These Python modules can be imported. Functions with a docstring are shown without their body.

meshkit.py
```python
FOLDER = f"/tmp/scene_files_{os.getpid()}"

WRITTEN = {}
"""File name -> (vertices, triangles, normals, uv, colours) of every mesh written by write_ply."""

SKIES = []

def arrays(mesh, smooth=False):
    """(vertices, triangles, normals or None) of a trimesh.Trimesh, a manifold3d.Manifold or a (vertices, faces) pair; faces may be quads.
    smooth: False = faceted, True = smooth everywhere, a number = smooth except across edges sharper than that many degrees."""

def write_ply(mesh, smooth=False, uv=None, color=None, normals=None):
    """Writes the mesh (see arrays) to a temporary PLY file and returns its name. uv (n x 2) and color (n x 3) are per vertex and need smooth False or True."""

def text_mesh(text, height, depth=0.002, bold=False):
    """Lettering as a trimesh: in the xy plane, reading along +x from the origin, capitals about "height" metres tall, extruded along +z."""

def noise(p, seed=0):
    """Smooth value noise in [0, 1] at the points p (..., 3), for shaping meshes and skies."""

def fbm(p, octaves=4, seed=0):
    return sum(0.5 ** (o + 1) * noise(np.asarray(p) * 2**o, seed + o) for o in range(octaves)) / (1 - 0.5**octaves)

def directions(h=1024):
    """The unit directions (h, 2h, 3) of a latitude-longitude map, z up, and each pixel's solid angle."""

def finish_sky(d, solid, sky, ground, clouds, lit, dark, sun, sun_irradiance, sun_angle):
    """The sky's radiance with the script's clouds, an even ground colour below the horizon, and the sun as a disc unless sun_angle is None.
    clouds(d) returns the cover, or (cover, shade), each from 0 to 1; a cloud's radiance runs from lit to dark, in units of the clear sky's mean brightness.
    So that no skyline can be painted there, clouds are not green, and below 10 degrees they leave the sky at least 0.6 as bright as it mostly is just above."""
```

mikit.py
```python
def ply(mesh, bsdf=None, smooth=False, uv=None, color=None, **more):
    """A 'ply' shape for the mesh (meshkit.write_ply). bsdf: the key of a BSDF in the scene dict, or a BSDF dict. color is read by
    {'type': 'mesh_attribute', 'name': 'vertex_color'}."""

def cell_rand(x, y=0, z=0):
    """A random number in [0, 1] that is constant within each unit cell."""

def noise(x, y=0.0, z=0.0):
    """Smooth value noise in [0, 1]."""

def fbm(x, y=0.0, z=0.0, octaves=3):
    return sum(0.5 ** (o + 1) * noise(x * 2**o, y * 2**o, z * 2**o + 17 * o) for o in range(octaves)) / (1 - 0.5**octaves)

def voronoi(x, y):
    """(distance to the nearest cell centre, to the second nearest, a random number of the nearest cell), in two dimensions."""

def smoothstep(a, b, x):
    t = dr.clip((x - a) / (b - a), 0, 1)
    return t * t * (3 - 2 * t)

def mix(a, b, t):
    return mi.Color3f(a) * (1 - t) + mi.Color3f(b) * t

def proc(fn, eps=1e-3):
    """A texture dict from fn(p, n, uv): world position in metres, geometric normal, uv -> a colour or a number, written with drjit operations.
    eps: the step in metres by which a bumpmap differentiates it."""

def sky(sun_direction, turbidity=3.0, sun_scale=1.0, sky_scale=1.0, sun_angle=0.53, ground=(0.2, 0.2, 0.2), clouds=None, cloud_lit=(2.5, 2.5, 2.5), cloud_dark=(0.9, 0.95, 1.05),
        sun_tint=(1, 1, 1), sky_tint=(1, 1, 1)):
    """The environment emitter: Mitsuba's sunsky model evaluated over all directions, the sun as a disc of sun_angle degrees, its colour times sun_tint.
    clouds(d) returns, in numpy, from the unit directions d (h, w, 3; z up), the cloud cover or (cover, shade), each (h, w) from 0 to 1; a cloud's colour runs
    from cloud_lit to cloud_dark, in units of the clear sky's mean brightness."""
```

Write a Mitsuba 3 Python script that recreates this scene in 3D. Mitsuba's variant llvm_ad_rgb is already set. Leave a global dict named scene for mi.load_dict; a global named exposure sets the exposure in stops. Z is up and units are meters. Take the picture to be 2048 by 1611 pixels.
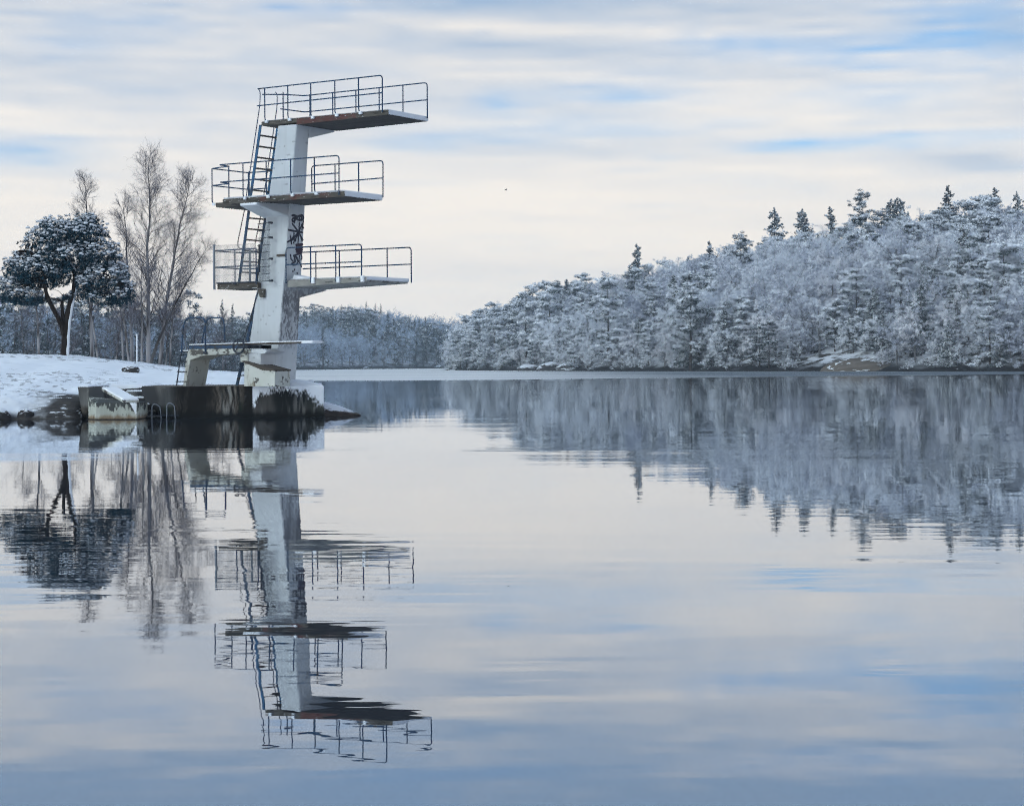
import math
import numpy as np, trimesh, manifold3d as m3, shapely
from shapely.geometry import LineString, Polygon, Point
from shapely.ops import unary_union
import drjit as dr, mitsuba as mi
import mikit, meshkit

# ------------------------------------------------------------------ camera, sky, exposure
T = mi.ScalarTransform4f
scene, labels = {}, {}
EYE = 1.724
scene['camera'] = {'type': 'perspective', 'fov_axis': 'x', 'fov': 29.79, 'near_clip': 0.5, 'far_clip': 6000.0,
                   'to_world': T().look_at(origin=[0, 0, EYE], target=[0, 100, EYE], up=[0.0065, 0, 1]),
                   'principal_point_offset_x': 0.0, 'principal_point_offset_y': 0.0481,
                   'medium': {'type': 'ref', 'id': 'air'}}
exposure = 1.4
sun_el, sun_az = math.radians(29), math.radians(-124)
SUN = [math.cos(sun_el) * math.sin(sun_az), math.cos(sun_el) * math.cos(sun_az), math.sin(sun_el)]

# gaps in the cloud: azimuth, elevation (degrees), half widths, depth
GAPS = [(13.4, 9.5, 2.6, 1.1, .60), (10.0, 9.0, 3.4, .36, .62), (6.3, 9.35, 2.4, .40, .42), (3.4, 8.05, 2.3, .46, .42),
        (1.9, 6.95, 3.8, .38, .30), (8.1, 6.3, 1.6, .20, .50), (12.2, 6.4, 3.4, .18, .58), (6.7, 7.05, .9, .12, .45),
        (4.5, 6.05, .9, .18, .25), (-14.3, 6.15, 2.0, .5, .50), (-6.0, 10.5, 1.9, .20, .50), (-11.4, 9.95, 1.8, .42, .26),
        (-13.2, 9.15, 1.3, .34, .28), (-.4, 7.8, .9, .28, .34), (-2.3, 6.65, 1.2, .24, .30), (10.5, 7.75, 2.3, .4, .36), (9.5, 11.6, 4, .5, .4), (-3, 12.0, 5, .5, .4)]


def clouds(d):
    az, el = np.degrees(np.arctan2(d[..., 0], d[..., 1])), np.degrees(np.arcsin(np.clip(d[..., 2], -1, 1)))
    d = np.stack([d[..., 0], d[..., 1], d[..., 2] + .045 * d[..., 0]], -1)
    q = np.stack([d[..., 0] * 9, d[..., 1] * 9, d[..., 2] * 34], -1)
    wob = meshkit.fbm(q * 1.3, 4, 3) - .5
    fine = meshkit.fbm(np.stack([d[..., 0] * 16, d[..., 1] * 16, d[..., 2] * 130], -1), 4, 9) - .5
    wisp = meshkit.fbm(np.stack([d[..., 0] * 26 + wob * 2, d[..., 1] * 26, d[..., 2] * 380], -1), 3, 21) - .5
    thin = meshkit.fbm(np.stack([d[..., 0] * 7 + wob, d[..., 1] * 7, d[..., 2] * 105], -1), 4, 71) - .5
    e2, a2 = el + wob * .55 + fine * .35, az + wob * 2.6
    gap = np.zeros_like(az)
    for a, e, w, h, k in GAPS:
        gap = 1 - (1 - gap) * (1 - k * np.exp(-((a2 - a) / w) ** 2 - ((e2 - e) / h) ** 2))
    broad = np.clip((meshkit.fbm(np.stack([d[..., 0] * 5, d[..., 1] * 5, d[..., 2] * 16], -1), 4, 40) - .42) * 2.2, 0, 1)
    high = np.clip((el - 9) / 16, 0, 1)
    high = high * high * (3 - 2 * high)
    open_ = gap * (1 + fine * 1.3 + wisp * 1.3 + thin * .8) + .10 * broad + high * (.18 + .30 * broad) + np.clip(fine + wisp * .6, 0, 1) * .30 + .03
    band = meshkit.fbm(np.stack([d[..., 0] * 4, d[..., 1] * 4, d[..., 2] * 46], -1), 4, 60) - .5
    up = np.clip((el - 3.2) / 7.2, 0, 1)
    shade = .04 + .56 * up ** 1.4 + .65 * np.clip((el - 10.3) / 3.2, 0, 1) + (.25 + .75 * up) * (.95 * band + 1.05 * thin + .55 * wisp) + .40 * high - .75 * np.clip((el - 20) / 25, 0, 1)
    shade = shade + .5 * np.exp(-((a2 - 13.5) / 2.6) ** 2 - ((e2 - 5.75) / .35) ** 2) + .30 * np.exp(-((a2 - 15) / 1.6) ** 2 - ((e2 - 8.6) / 2.2) ** 2)
    shade = np.clip(shade, 0, 1)
    return np.clip(1 - open_, 0, 1), shade


scene['sky'] = mikit.sky(SUN, turbidity=3, sun_scale=0.50, sky_scale=1.45, sun_angle=22, ground=(.35, .36, .4), clouds=clouds,
                         cloud_lit=(2.94, 2.72, 2.44), cloud_dark=(1.08, 1.46, 1.96), sky_tint=(.88, 1.03, 1.18), sun_tint=(.60, .86, 1.28))

# ------------------------------------------------------------------ helpers
rng = np.random.RandomState(7)


def take(key):
    if key not in scene and key not in labels:
        return key
    n = 1
    while f'{key}_{n:03d}' in scene or f'{key}_{n:03d}' in labels:
        n += 1
    return f'{key}_{n:03d}'


def put(key, mesh, bsdf, label=None, cat=None, group=None, kind=None, **kw):
    key = take(key)
    scene[key] = mikit.ply(mesh, bsdf, **kw)
    tag(key, label, cat, group, kind)
    return key


def tag(key, label=None, cat=None, group=None, kind=None):
    e = {k: v for k, v in (('label', label), ('category', cat), ('group', group), ('kind', kind)) if v}
    if e:
        labels[key] = e
    return key


def thing(key, label, cat, group=None):
    return tag(take(key), label, cat, group)


class MB:
    def __init__(self):
        self.v, self.f, self.n = [], [], 0

    def add(self, m):
        v, f, _ = meshkit.arrays(m)
        self.v.append(v); self.f.append(f + self.n); self.n += len(v)
        return self

    @property
    def mesh(self):
        return np.vstack(self.v), np.vstack(self.f)


PHI = math.radians(32)
AX, NX, ORG = np.array([math.cos(PHI), -math.sin(PHI)]), np.array([-math.sin(PHI), -math.cos(PHI)]), np.array([-8.17, 66.03])


def L(s, t, z):
    """The tower's own axes: s along the boards, t towards the near bank side, z up; to the world."""
    s, t, z = np.broadcast_arrays(np.asarray(s, float), np.asarray(t, float), np.asarray(z, float))
    return np.stack([ORG[0] + s * AX[0] + t * NX[0], ORG[1] + s * AX[1] + t * NX[1], z], -1)


def toW(mesh):
    v, f, _ = meshkit.arrays(mesh)
    # (s, t, z) is a left-handed frame, so the faces are turned round
    return L(v[:, 0], v[:, 1], v[:, 2]), f[:, ::-1]


def hull(points):
    return m3.Manifold.hull_points(np.asarray(points, float))


def box(x0, x1, y0, y1, z0, z1, c=0.0):
    if c <= 0:
        m = trimesh.creation.box([x1 - x0, y1 - y0, z1 - z0]); m.apply_translation([(x0 + x1) / 2, (y0 + y1) / 2, (z0 + z1) / 2])
        return m
    p = []
    for ix in (0, 1):
        for iy in (0, 1):
            for iz in (0, 1):
                for k in range(3):
                    o = [c, c, c]; o[k] = 0
                    p.append([(x0 + o[0], x1 - o[0])[ix], (y0 + o[1], y1 - o[1])[iy], (z0 + o[2], z1 - o[2])[iz]])
    return hull(p)


def tubes(P, R, m=6, caps=True):
    """P (n,k,3) polylines, R radii broadcastable to (n,k): all as one (vertices, faces)."""
    P = np.asarray(P, float)
    if P.ndim == 2:
        P = P[None]
    n, k, _ = P.shape
    R = np.broadcast_to(R, (n, k))
    t = np.gradient(P, axis=1); t /= np.linalg.norm(t, axis=2, keepdims=True) + 1e-12
    a = np.cross(t, np.where(np.abs(t[..., 2:]) < .9, [0, 0, 1.], [1., 0, 0])); a /= np.linalg.norm(a, axis=2, keepdims=True) + 1e-12
    b = np.cross(t, a)
    ang = np.arange(m) * 2 * np.pi / m
    v = P[:, :, None] + R[..., None, None] * (np.cos(ang)[:, None] * a[:, :, None] + np.sin(ang)[:, None] * b[:, :, None])
    i, j = np.meshgrid(np.arange(k - 1), np.arange(m), indexing='ij')
    q = np.stack([i * m + j, i * m + (j + 1) % m, (i + 1) * m + (j + 1) % m, (i + 1) * m + j], -1).reshape(-1, 4)
    f = np.vstack([q[:, [0, 1, 2]], q[:, [0, 2, 3]]])
    if caps:
        c = [[0, jj + 1, jj] for jj in range(1, m - 1)] + [[(k - 1) * m, (k - 1) * m + jj, (k - 1) * m + jj + 1] for jj in range(1, m - 1)]
        f = np.vstack([f, c])
    f = (f[None] + (np.arange(n) * k * m)[:, None, None]).reshape(-1, 3)
    return v.reshape(-1, 3), f


def bend(pts, r=.1, n=5):
    """A polyline with its corners rounded to radius about r."""
    pts = [np.asarray(p, float) for p in pts]
    out = [pts[0]]
    for a, b, c in zip(pts, pts[1:], pts[2:]):
        d0, d1 = np.linalg.norm(a - b), np.linalg.norm(c - b)
        p, q = b + (a - b) * min(r / d0, .45), b + (c - b) * min(r / d1, .45)
        for u in np.linspace(0, 1, n):
            out.append((1 - u) ** 2 * p + 2 * u * (1 - u) * b + u * u * q)
    out.append(pts[-1])
    return np.array(out)


def pipe(pts, r, rad=.1, m=8):
    """Pipe through (s, t, z) points with rounded corners, in the world."""
    q = bend(pts, rad) if len(pts) > 2 else np.array(pts, float)
    return tubes(L(q[:, 0], q[:, 1], q[:, 2]), r, m)


# ------------------------------------------------------------------ materials
def diffuse(name, fn_or_rgb, rough=None, spec=.3, bump=None, bscale=1.0, beps=.01):
    tex = mikit.proc(fn_or_rgb) if callable(fn_or_rgb) else ({'type': 'rgb', 'value': list(fn_or_rgb)} if not isinstance(fn_or_rgb, dict) else fn_or_rgb)
    b = {'type': 'diffuse', 'reflectance': tex} if rough is None else {'type': 'principled', 'base_color': tex, 'roughness': rough, 'specular': spec}
    if bump is not None:
        b = {'type': 'bumpmap', 'arbitrary': mikit.proc(bump, eps=beps), 'scale': bscale, 'bsdf': b}
    scene[name] = {'type': 'twosided', 'bsdf': b}
    return name


N_, FB, SS, MIX = mikit.noise, mikit.fbm, mikit.smoothstep, mikit.mix
VC = {'type': 'mesh_attribute', 'name': 'vertex_color'}
ca, sa = math.cos(PHI), math.sin(PHI)


def st_of(p):
    x, y = p.x - float(ORG[0]), p.y - float(ORG[1])
    return x * ca - y * sa, -x * sa - y * ca


def m_column(p, n, uv):
    s, t = st_of(p)
    base = MIX((.62, .64, .65), (.53, .55, .57), FB(s * 2.2, t * 2.2, p.z * 1.1))
    drip = SS(.56, .8, FB(s * 9, t * 9, p.z * .55, 4)) * .28
    base = MIX(base, (.42, .43, .42), drip)
    front = SS(.6, .8, n.x * ca - n.y * sa)
    zone = SS(2.15, 2.6, p.z) * (1 - SS(4.0, 4.7, p.z)) * front
    flake = SS(.46, .58, FB(t * 15, p.z * 9, s * 3, 3) * .55 + FB(t * 4 + 3, p.z * 2.0, s, 3) * .45 + .10 * zone - .06) * .85
    base = MIX(base, (.13, .13, .15), flake * zone)
    specks = SS(.86, .90, N_(s * 9, t * 9, p.z * 7)) * .45
    base = MIX(base, (.22, .22, .22), specks)
    low = front * (1 - SS(1.4, 2.3, p.z)) * SS(.52, .66, FB(t * 5, p.z * 3, s)) * .35
    grime = SS(.5, .7, FB(s * 3 + 4, t * 3, p.z * .8, 3)) * (1 - SS(7.0, 8.5, p.z)) * .22
    return MIX(MIX(base, (.36, .37, .38), low), (.45, .47, .48), grime)


diffuse('painted_concrete', m_column, .75, .25, lambda p, n, uv: FB(p.x * 14, p.y * 14, p.z * 14, 3), .006)


def m_slab(p, n, uv):
    s, t = st_of(p)
    c = MIX((.06, .052, .044), (.14, .125, .108), FB(s * 5, t * 5, p.z * 9, 4))
    c = MIX(c, (.045, .042, .036), SS(.55, .7, FB(s * 3 + 9, t * 7, p.z * 12, 3)) * .8)
    side = SS(.5, .8, -n.x * sa - n.y * ca)
    red_top = SS(1.38, 1.42, s) * (1 - SS(3.85, 4.0, s + .1 * N_(p.z * 30, s * 4))) * SS(9.4, 9.5, p.z)
    red_mid = SS(.72, .8, s) * (1 - SS(3.3, 3.9, s)) * SS(7.0, 7.1, p.z) * (1 - SS(9, 9.1, p.z)) * SS(.3, .5, N_(s * 2.3, p.z * 8))
    red = (red_top + red_mid) * side * SS(.3, .5, FB(s * 6, p.z * 22, t, 3))
    c = MIX(c, (.125, .05, .045), red * .8)
    ice = SS(.82, .88, N_(s * 13, t * 13, p.z * 26)) * side * .7
    return MIX(c, (.72, .74, .78), ice)


diffuse('weathered_slab', m_slab, .85, .2, lambda p, n, uv: FB(p.x * 18, p.y * 18, p.z * 18, 3), .01)


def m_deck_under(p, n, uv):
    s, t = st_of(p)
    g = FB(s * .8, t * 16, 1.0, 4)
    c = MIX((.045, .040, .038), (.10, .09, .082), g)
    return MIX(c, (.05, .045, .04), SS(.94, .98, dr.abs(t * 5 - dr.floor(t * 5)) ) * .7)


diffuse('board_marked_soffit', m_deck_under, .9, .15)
diffuse('pale_slab', lambda p, n, uv: MIX(MIX((.20, .19, .17), (.36, .35, .33), FB(p.x * 4, p.y * 4, p.z * 7, 4)), (.05, .05, .05), SS(.62, .72, FB(p.x * 6, p.y * 6, p.z * 10, 3)) * .8), .85, .2)


def m_snow(p, n, uv):
    return MIX((.80, .82, .86), (.88, .89, .91), FB(p.x * 3, p.y * 3, p.z * 3))


diffuse('snow', m_snow, .6, .25, lambda p, n, uv: FB(p.x * 16, p.y * 16, p.z * 16, 3), .02)
diffuse('blue_paint', lambda p, n, uv: MIX((.018, .055, .115), (.035, .032, .035), SS(.55, .75, FB(p.x * 9, p.y * 9, p.z * 7, 3))), .45, .4)
diffuse('bright_blue_paint', lambda p, n, uv: MIX((.02, .10, .21), (.03, .045, .07), SS(.5, .75, FB(p.x * 9, p.y * 9, p.z * 5, 3))), .45, .4)
diffuse('dark_wood', (.075, .062, .052), .8, .2)
diffuse('galvanised', (.22, .24, .27), .5, .5)
diffuse('dark_steel', (.022, .03, .045), .5, .4)
diffuse('spray_paint', (.012, .016, .035), .5, .3)
diffuse('purple_spray_paint', (.035, .018, .035), .5, .3)


def m_frame(p, n, uv):
    c = MIX((.50, .50, .44), (.60, .61, .57), FB(p.x * 2, p.y * 2, p.z * 2))
    st = SS(.56, .64, FB(p.x * 3.4 + 3, p.y * 3.4, p.z * 3.2, 5) * .8 + .2 * N_(p.x * 22, p.y * 22, p.z * 16))
    c = MIX(c, (.07, .062, .055), st * .9)
    return MIX(c, (.24, .20, .14), SS(.6, .75, FB(p.x * 8, p.y * 8, p.z * 2, 3)) * .6)


diffuse('stained_white_concrete', m_frame, .8, .2, lambda p, n, uv: FB(p.x * 14, p.y * 14, p.z * 14, 3), .008)


def m_pier(p, n, uv):
    x = p.x + .15 * N_(p.z * 3, p.x)
    band = FB(x * 1.25 + 1.7, 4.2, p.z * .25, 3)
    fine = FB(x * 11, 1.0, p.z * 1.1, 5)
    c = MIX((.010, .009, .008), (.15, .125, .10), SS(.40, .66, band) * SS(.3, .75, fine) * (.35 + 1.1 * N_(x * 34, 2.0, p.z * 9)))
    c = MIX(c, (.004, .004, .004), SS(.93, .97, dr.abs(2 * (x * .62 - dr.floor(x * .62)) - 1)) * .8)
    c = MIX(c, (.30, .30, .28), SS(.60, .72, band) * SS(.45, .7, fine) * .6)
    c = MIX(c, (.016, .026, .016), SS(.6, .7, FB(x * 2 + 20, 3., p.z * .3, 3)) * .8)
    c = MIX(c, (.006, .007, .007), 1 - SS(.08, .34, p.z + .2 * (fine - .5)))
    right = SS(-11.1, -11.5, p.x)
    c = MIX(c, MIX((.05, .05, .052), (.21, .21, .20), SS(.4, .62, band) * (.3 + fine)), right * SS(.3, .5, p.z) * .8)
    up = SS(.6, .8, n.z)
    return MIX(c, (.12, .105, .09), up)


diffuse('pier_concrete', m_pier, .8, .25, lambda p, n, uv: FB(p.x * 10, p.y * 10, p.z * 6, 4), .02)


def m_block(p, n, uv):
    x = p.x
    fine = FB(x * 10, p.y * 10, p.z * .8, 4)
    c = MIX((.012, .014, .014), (.085, .078, .072), SS(.45, .7, FB(x * 1.6 + 2, 1., p.z * .3, 3)) * (.3 + fine))
    c = MIX(c, (.015, .028, .018), SS(-7.2, -6.7, x) * .7 * fine)
    c = MIX(c, (.16, .155, .145), SS(.55, .75, FB(x * 5 + 3, 2.0, p.z * .5, 4)) * SS(.3, .6, fine) * .8)
    c = MIX(c, (.006, .007, .007), 1 - SS(.06, .3, p.z + .2 * (fine - .5)))
    r_ = dr.maximum(x + 7.65, 0.0) / 1.3
    edge = .96 - .58 * r_ * r_ - .10 * SS(-7.9, -8.3, x) - .42 * SS(-8.42, -8.62, x) + .07 * (N_(x * 3.0, 5.0) - .5)
    stuck = SS(-.15, .11, p.z - edge - .42 * (FB(x * 7, p.y * 7, p.z * 3.5, 4) - .5) - .30 * (N_(x * 30, p.y * 30, p.z * 10) - .5))
    return MIX(c, (.80, .83, .88), dr.maximum(stuck, SS(.6, .8, n.z)))


diffuse('snow_plastered_concrete', m_block, .8, .2, lambda p, n, uv: FB(p.x * 12, p.y * 12, p.z * 9, 4), .03)


def m_low(p, n, uv):
    x = p.x - p.y * .6
    fine = FB(x * 8, 1., p.z * .9, 4)
    c = MIX((.33, .34, .29), (.48, .49, .43), fine)
    c = MIX(c, (.03, .032, .034), SS(.50, .60, FB(x * 3.6 + 5, 2.0, p.z * 1.5, 5) * .7 + .3 * N_(x * 24, 1.0, p.z * 6) + .16 * SS(.2, .6, p.z) - .07) * .9)
    c = MIX(c, (.17, .10, .045), (1 - SS(.05, .2, p.z + .2 * (fine - .5))) * .8)
    return MIX(c, (.01, .01, .01), 1 - SS(.0, .06, p.z))


diffuse('rust_stained_concrete', m_low, .8, .2, lambda p, n, uv: FB(p.x * 12, p.y * 12, p.z * 9, 4), .02)


def m_ground(p, n, uv):
    f = FB(p.x * .9, p.y * .55, p.z * 2, 5)
    streak = FB(p.x * 1.6, p.y * 4.6, 2.0, 4)
    rockz = SS(.07, .32, p.z + .35 * (FB(p.x * 1.7, p.y * 1.7, 1.0, 4) - .5))
    bare = (1 - rockz)
    near = SS(-16.6, -15.2, p.x + 1.3 * (FB(p.x * 1.9, p.y * 1.9, 8.0, 4) - .5)) * (1 - SS(66.2, 68.3, p.y + 1.6 * (f - .5))) * (1 - SS(-14.0, -13.8, p.x))
    bare = dr.maximum(bare, near * SS(.30, .42, FB(p.x * 3.0, p.y * 3.0, p.z * 9, 3)))
    cracks = SS(.66, .69, streak) * SS(.48, .57, f) * (1 - SS(74, 80, p.y)) * .7
    tracks = SS(.68, .74, N_(p.x * 6.5, p.y * 4.2, 3.0)) * SS(.46, .56, N_(p.x * .35, p.y * .3, 1.0)) * .55
    bare = dr.maximum(bare, dr.maximum(cracks, tracks) * SS(.4, .8, p.z))
    rock = MIX((.018, .018, .02), (.085, .075, .066), FB(p.x * 4, p.y * 4, p.z * 22, 4))
    white = MIX((.78, .81, .86), (.87, .885, .91), FB(p.x * 2, p.y * 2, p.z * 2))
    return MIX(white, rock, bare)


diffuse('snowy_rock', m_ground, .75, .2, lambda p, n, uv: FB(p.x * 1.6, p.y * 2.4, p.z * 2, 5) + .45 * FB(p.x * 6, p.y * 9, 1.0, 3), .17, .03)
diffuse('forest_floor', lambda p, n, uv: MIX(MIX((.06, .055, .05), (.68, .70, .74), SS(.36, .56, FB(p.x * .35, p.y * .35, p.z, 4))), (.025, .023, .022), 1 - SS(1.2, 3.4, p.z + 1.6 * FB(p.x * .3, p.y * .3))), None)
diffuse('bare_bank', lambda p, n, uv: MIX(MIX((.10, .085, .07), (.20, .17, .145), FB(p.x * .5, p.y * .5, p.z * 3, 4)), (.75, .77, .8), SS(.60, .66, FB(p.x * .45 + 3, p.y * .6, p.z * 2, 4) + .10 * SS(1.5, 3.2, p.z))), None)
diffuse('dark_rock', lambda p, n, uv: MIX(MIX((.02, .02, .022), (.10, .09, .085), FB(p.x * 1.5, p.y * 1.5, p.z * 7, 4)), (.80, .82, .86), SS(.5, .75, n.z + .5 * (FB(p.x * 3, p.y * 3, p.z * 4) - .5)) * SS(.05, .25, p.z)), None)
diffuse('tongue_rock', lambda p, n, uv: MIX(MIX((.03, .027, .025), (.12, .10, .09), FB(p.x * 6, p.y * 6, p.z * 14, 4)), (.80, .82, .86), SS(.45, .7, n.z + .7 * (FB(p.x * 6, p.y * 6, p.z * 6, 3) - .5)) * SS(.08, .16, p.z)), None)
diffuse('tree_colour', VC)
diffuse('bark_dark', lambda p, n, uv: MIX((.016, .013, .012), (.05, .04, .035), FB(p.x * 9, p.y * 9, p.z * 2.5, 4)), None)


# water: nearly a mirror, with slow low ripples drawn out across the view
def ripple(p, n, uv):
    x, y = p.x, p.y
    wx = x + .6 * N_(x * .7, y * .9, 4.0)
    a = N_(wx * .55 + 3, y * 2.6 + .35 * x, 0.5)
    b = N_(wx * 1.3 - .4 * y, y * 5.2, 7.5)
    c = N_(x * .16, y * .55 + .05 * x, 2.5)
    e = N_(wx * 2.6, y * 11.0 - .8 * x, 5.5)
    g = .35 + .9 * SS(.3, .75, FB(x * .045, y * .11, 1.0, 2))
    calm = 1 - .72 * SS(46, 60, y) * (1 - SS(70, 110, y)) * SS(2, -4, x)
    return (a * 1.0 + b * .50 + c * 3.4 + e * .17 + N_(wx * 5.5, y * 23.0 + x, 9.5) * .07) * g * calm


scene['lake_water'] = {'type': 'bumpmap', 'arbitrary': mikit.proc(ripple, eps=.012), 'scale': .0023, 'bsdf': {
    'type': 'blendbsdf', 'weight': .42,
    'bsdf_0': {'type': 'plastic', 'int_ior': 1.333, 'diffuse_reflectance': {'type': 'rgb', 'value': [.010, .016, .024]}},
    'bsdf_1': {'type': 'conductor', 'material': 'none', 'specular_reflectance': {'type': 'rgb', 'value': [.88, .93, 1.0]}}}}
scene['thin_ice'] = {'type': 'blendbsdf', 'weight': .86,
                     'bsdf_0': {'type': 'roughplastic', 'alpha': .16, 'int_ior': 1.5, 'distribution': 'ggx', 'diffuse_reflectance': {'type': 'rgb', 'value': [.4, .41, .42]}},
                     'bsdf_1': {'type': 'diffuse', 'reflectance': mikit.proc(lambda p, n, uv: MIX((.88, .86, .83), (.09, .11, .13), dr.clip(SS(-12, 34, p.x) * .85 + .7 * (FB(p.x * .02, p.y * .16, 1.0, 3) - .42), 0, 1)))}}

# ------------------------------------------------------------------ water, ice, land
put('water', (np.array([[-1200, -30, 0], [1200, -30, 0], [1200, 1300, 0], [-1200, 1300, 0.]]), np.array([[0, 1, 2, 3]])), 'lake_water', 'still lake water mirroring the diving tower and the frosty wood', kind='structure')

xs = np.linspace(-170, 150, 90)
edge = 212 + 2.2 * np.sin(xs * .21) + 1.6 * np.sin(xs * .083 + 1) + 1.2 * np.sin(xs * .57)
edge = np.where(xs < -25, edge - 6, edge) + 34 * np.clip((xs - 5) / 55, 0, 1) ** .7
v = np.vstack([np.stack([xs, edge, xs * 0 + .012], 1), np.stack([xs * 2.2, xs * 0 + 960, xs * 0 + .012], 1)])
k = len(xs)
f = np.array([[i, i + 1, k + i + 1, k + i] for i in range(k - 1)])
put('ice', (v, f), 'thin_ice', 'thin pale ice sheet along the far shores of the lake', kind='structure')


def shore_line(pts):
    return LineString(pts)


RIGHT = shore_line([(-5, 900), (-21, 640), (-20.4, 600), (-12, 560), (-3.2, 520), (9, 478), (20.1, 440), (34, 408), (47, 380), (60, 357), (68.5, 340), (79, 324), (86.6, 310), (102, 285), (120, 260), (150, 215), (190, 160)])
LEFT = shore_line([(-150, 190), (-112, 285), (-97, 330), (-84, 400), (-80, 450), (-83.5, 560), (-86, 680), (-84, 770), (-62, 850), (-29, 895), (-6, 915), (25, 925), (90, 930)])


def h_right(x, y):
    d = signed(RIGHT, x, y, +1)
    return np.where(d > 0, 35.5 * (1 - np.exp(-d / 75)) * np.clip(.72 + (700 - y) / 900, .55, 1.05) + 1.6 * np.sin(x * .09) * np.sin(y * .07) * np.clip(d / 30, 0, 1), d * .2), d


def h_left(x, y):
    d = signed(LEFT, x, y, +1)
    h = 34 * (1 - np.exp(-d / 140)) * np.interp(np.arctan2(x, y), [-.3, -.15, -.125, -.082, -.034, 0], [.35, .4, .62, .86, .52, .40])
    return np.where(d > 0, h + 1.2 * np.sin(x * .05) * np.sin(y * .04) * np.clip(d / 40, 0, 1), d * .2), d


def signed(line, x, y, side):
    """Distance from the shore, positive on land; the land lies to the left of the line as it is drawn."""
    x, y = np.atleast_1d(x).astype(float), np.atleast_1d(y).astype(float)
    c = np.array(line.coords)
    best, sg = np.full(x.shape, 1e9), np.zeros(x.shape)
    for p, q in zip(c, c[1:]):
        e = q - p
        u = np.clip(((x - p[0]) * e[0] + (y - p[1]) * e[1]) / (e @ e), 0, 1)
        dx, dy = x - p[0] - u * e[0], y - p[1] - u * e[1]
        d = np.hypot(dx, dy)
        s = e[0] * (y - p[1]) - e[1] * (x - p[0])
        near = d < best - 1e-9
        best, sg = np.where(near, d, best), np.where(near, np.sign(s), sg)
    return best * sg * side


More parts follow.
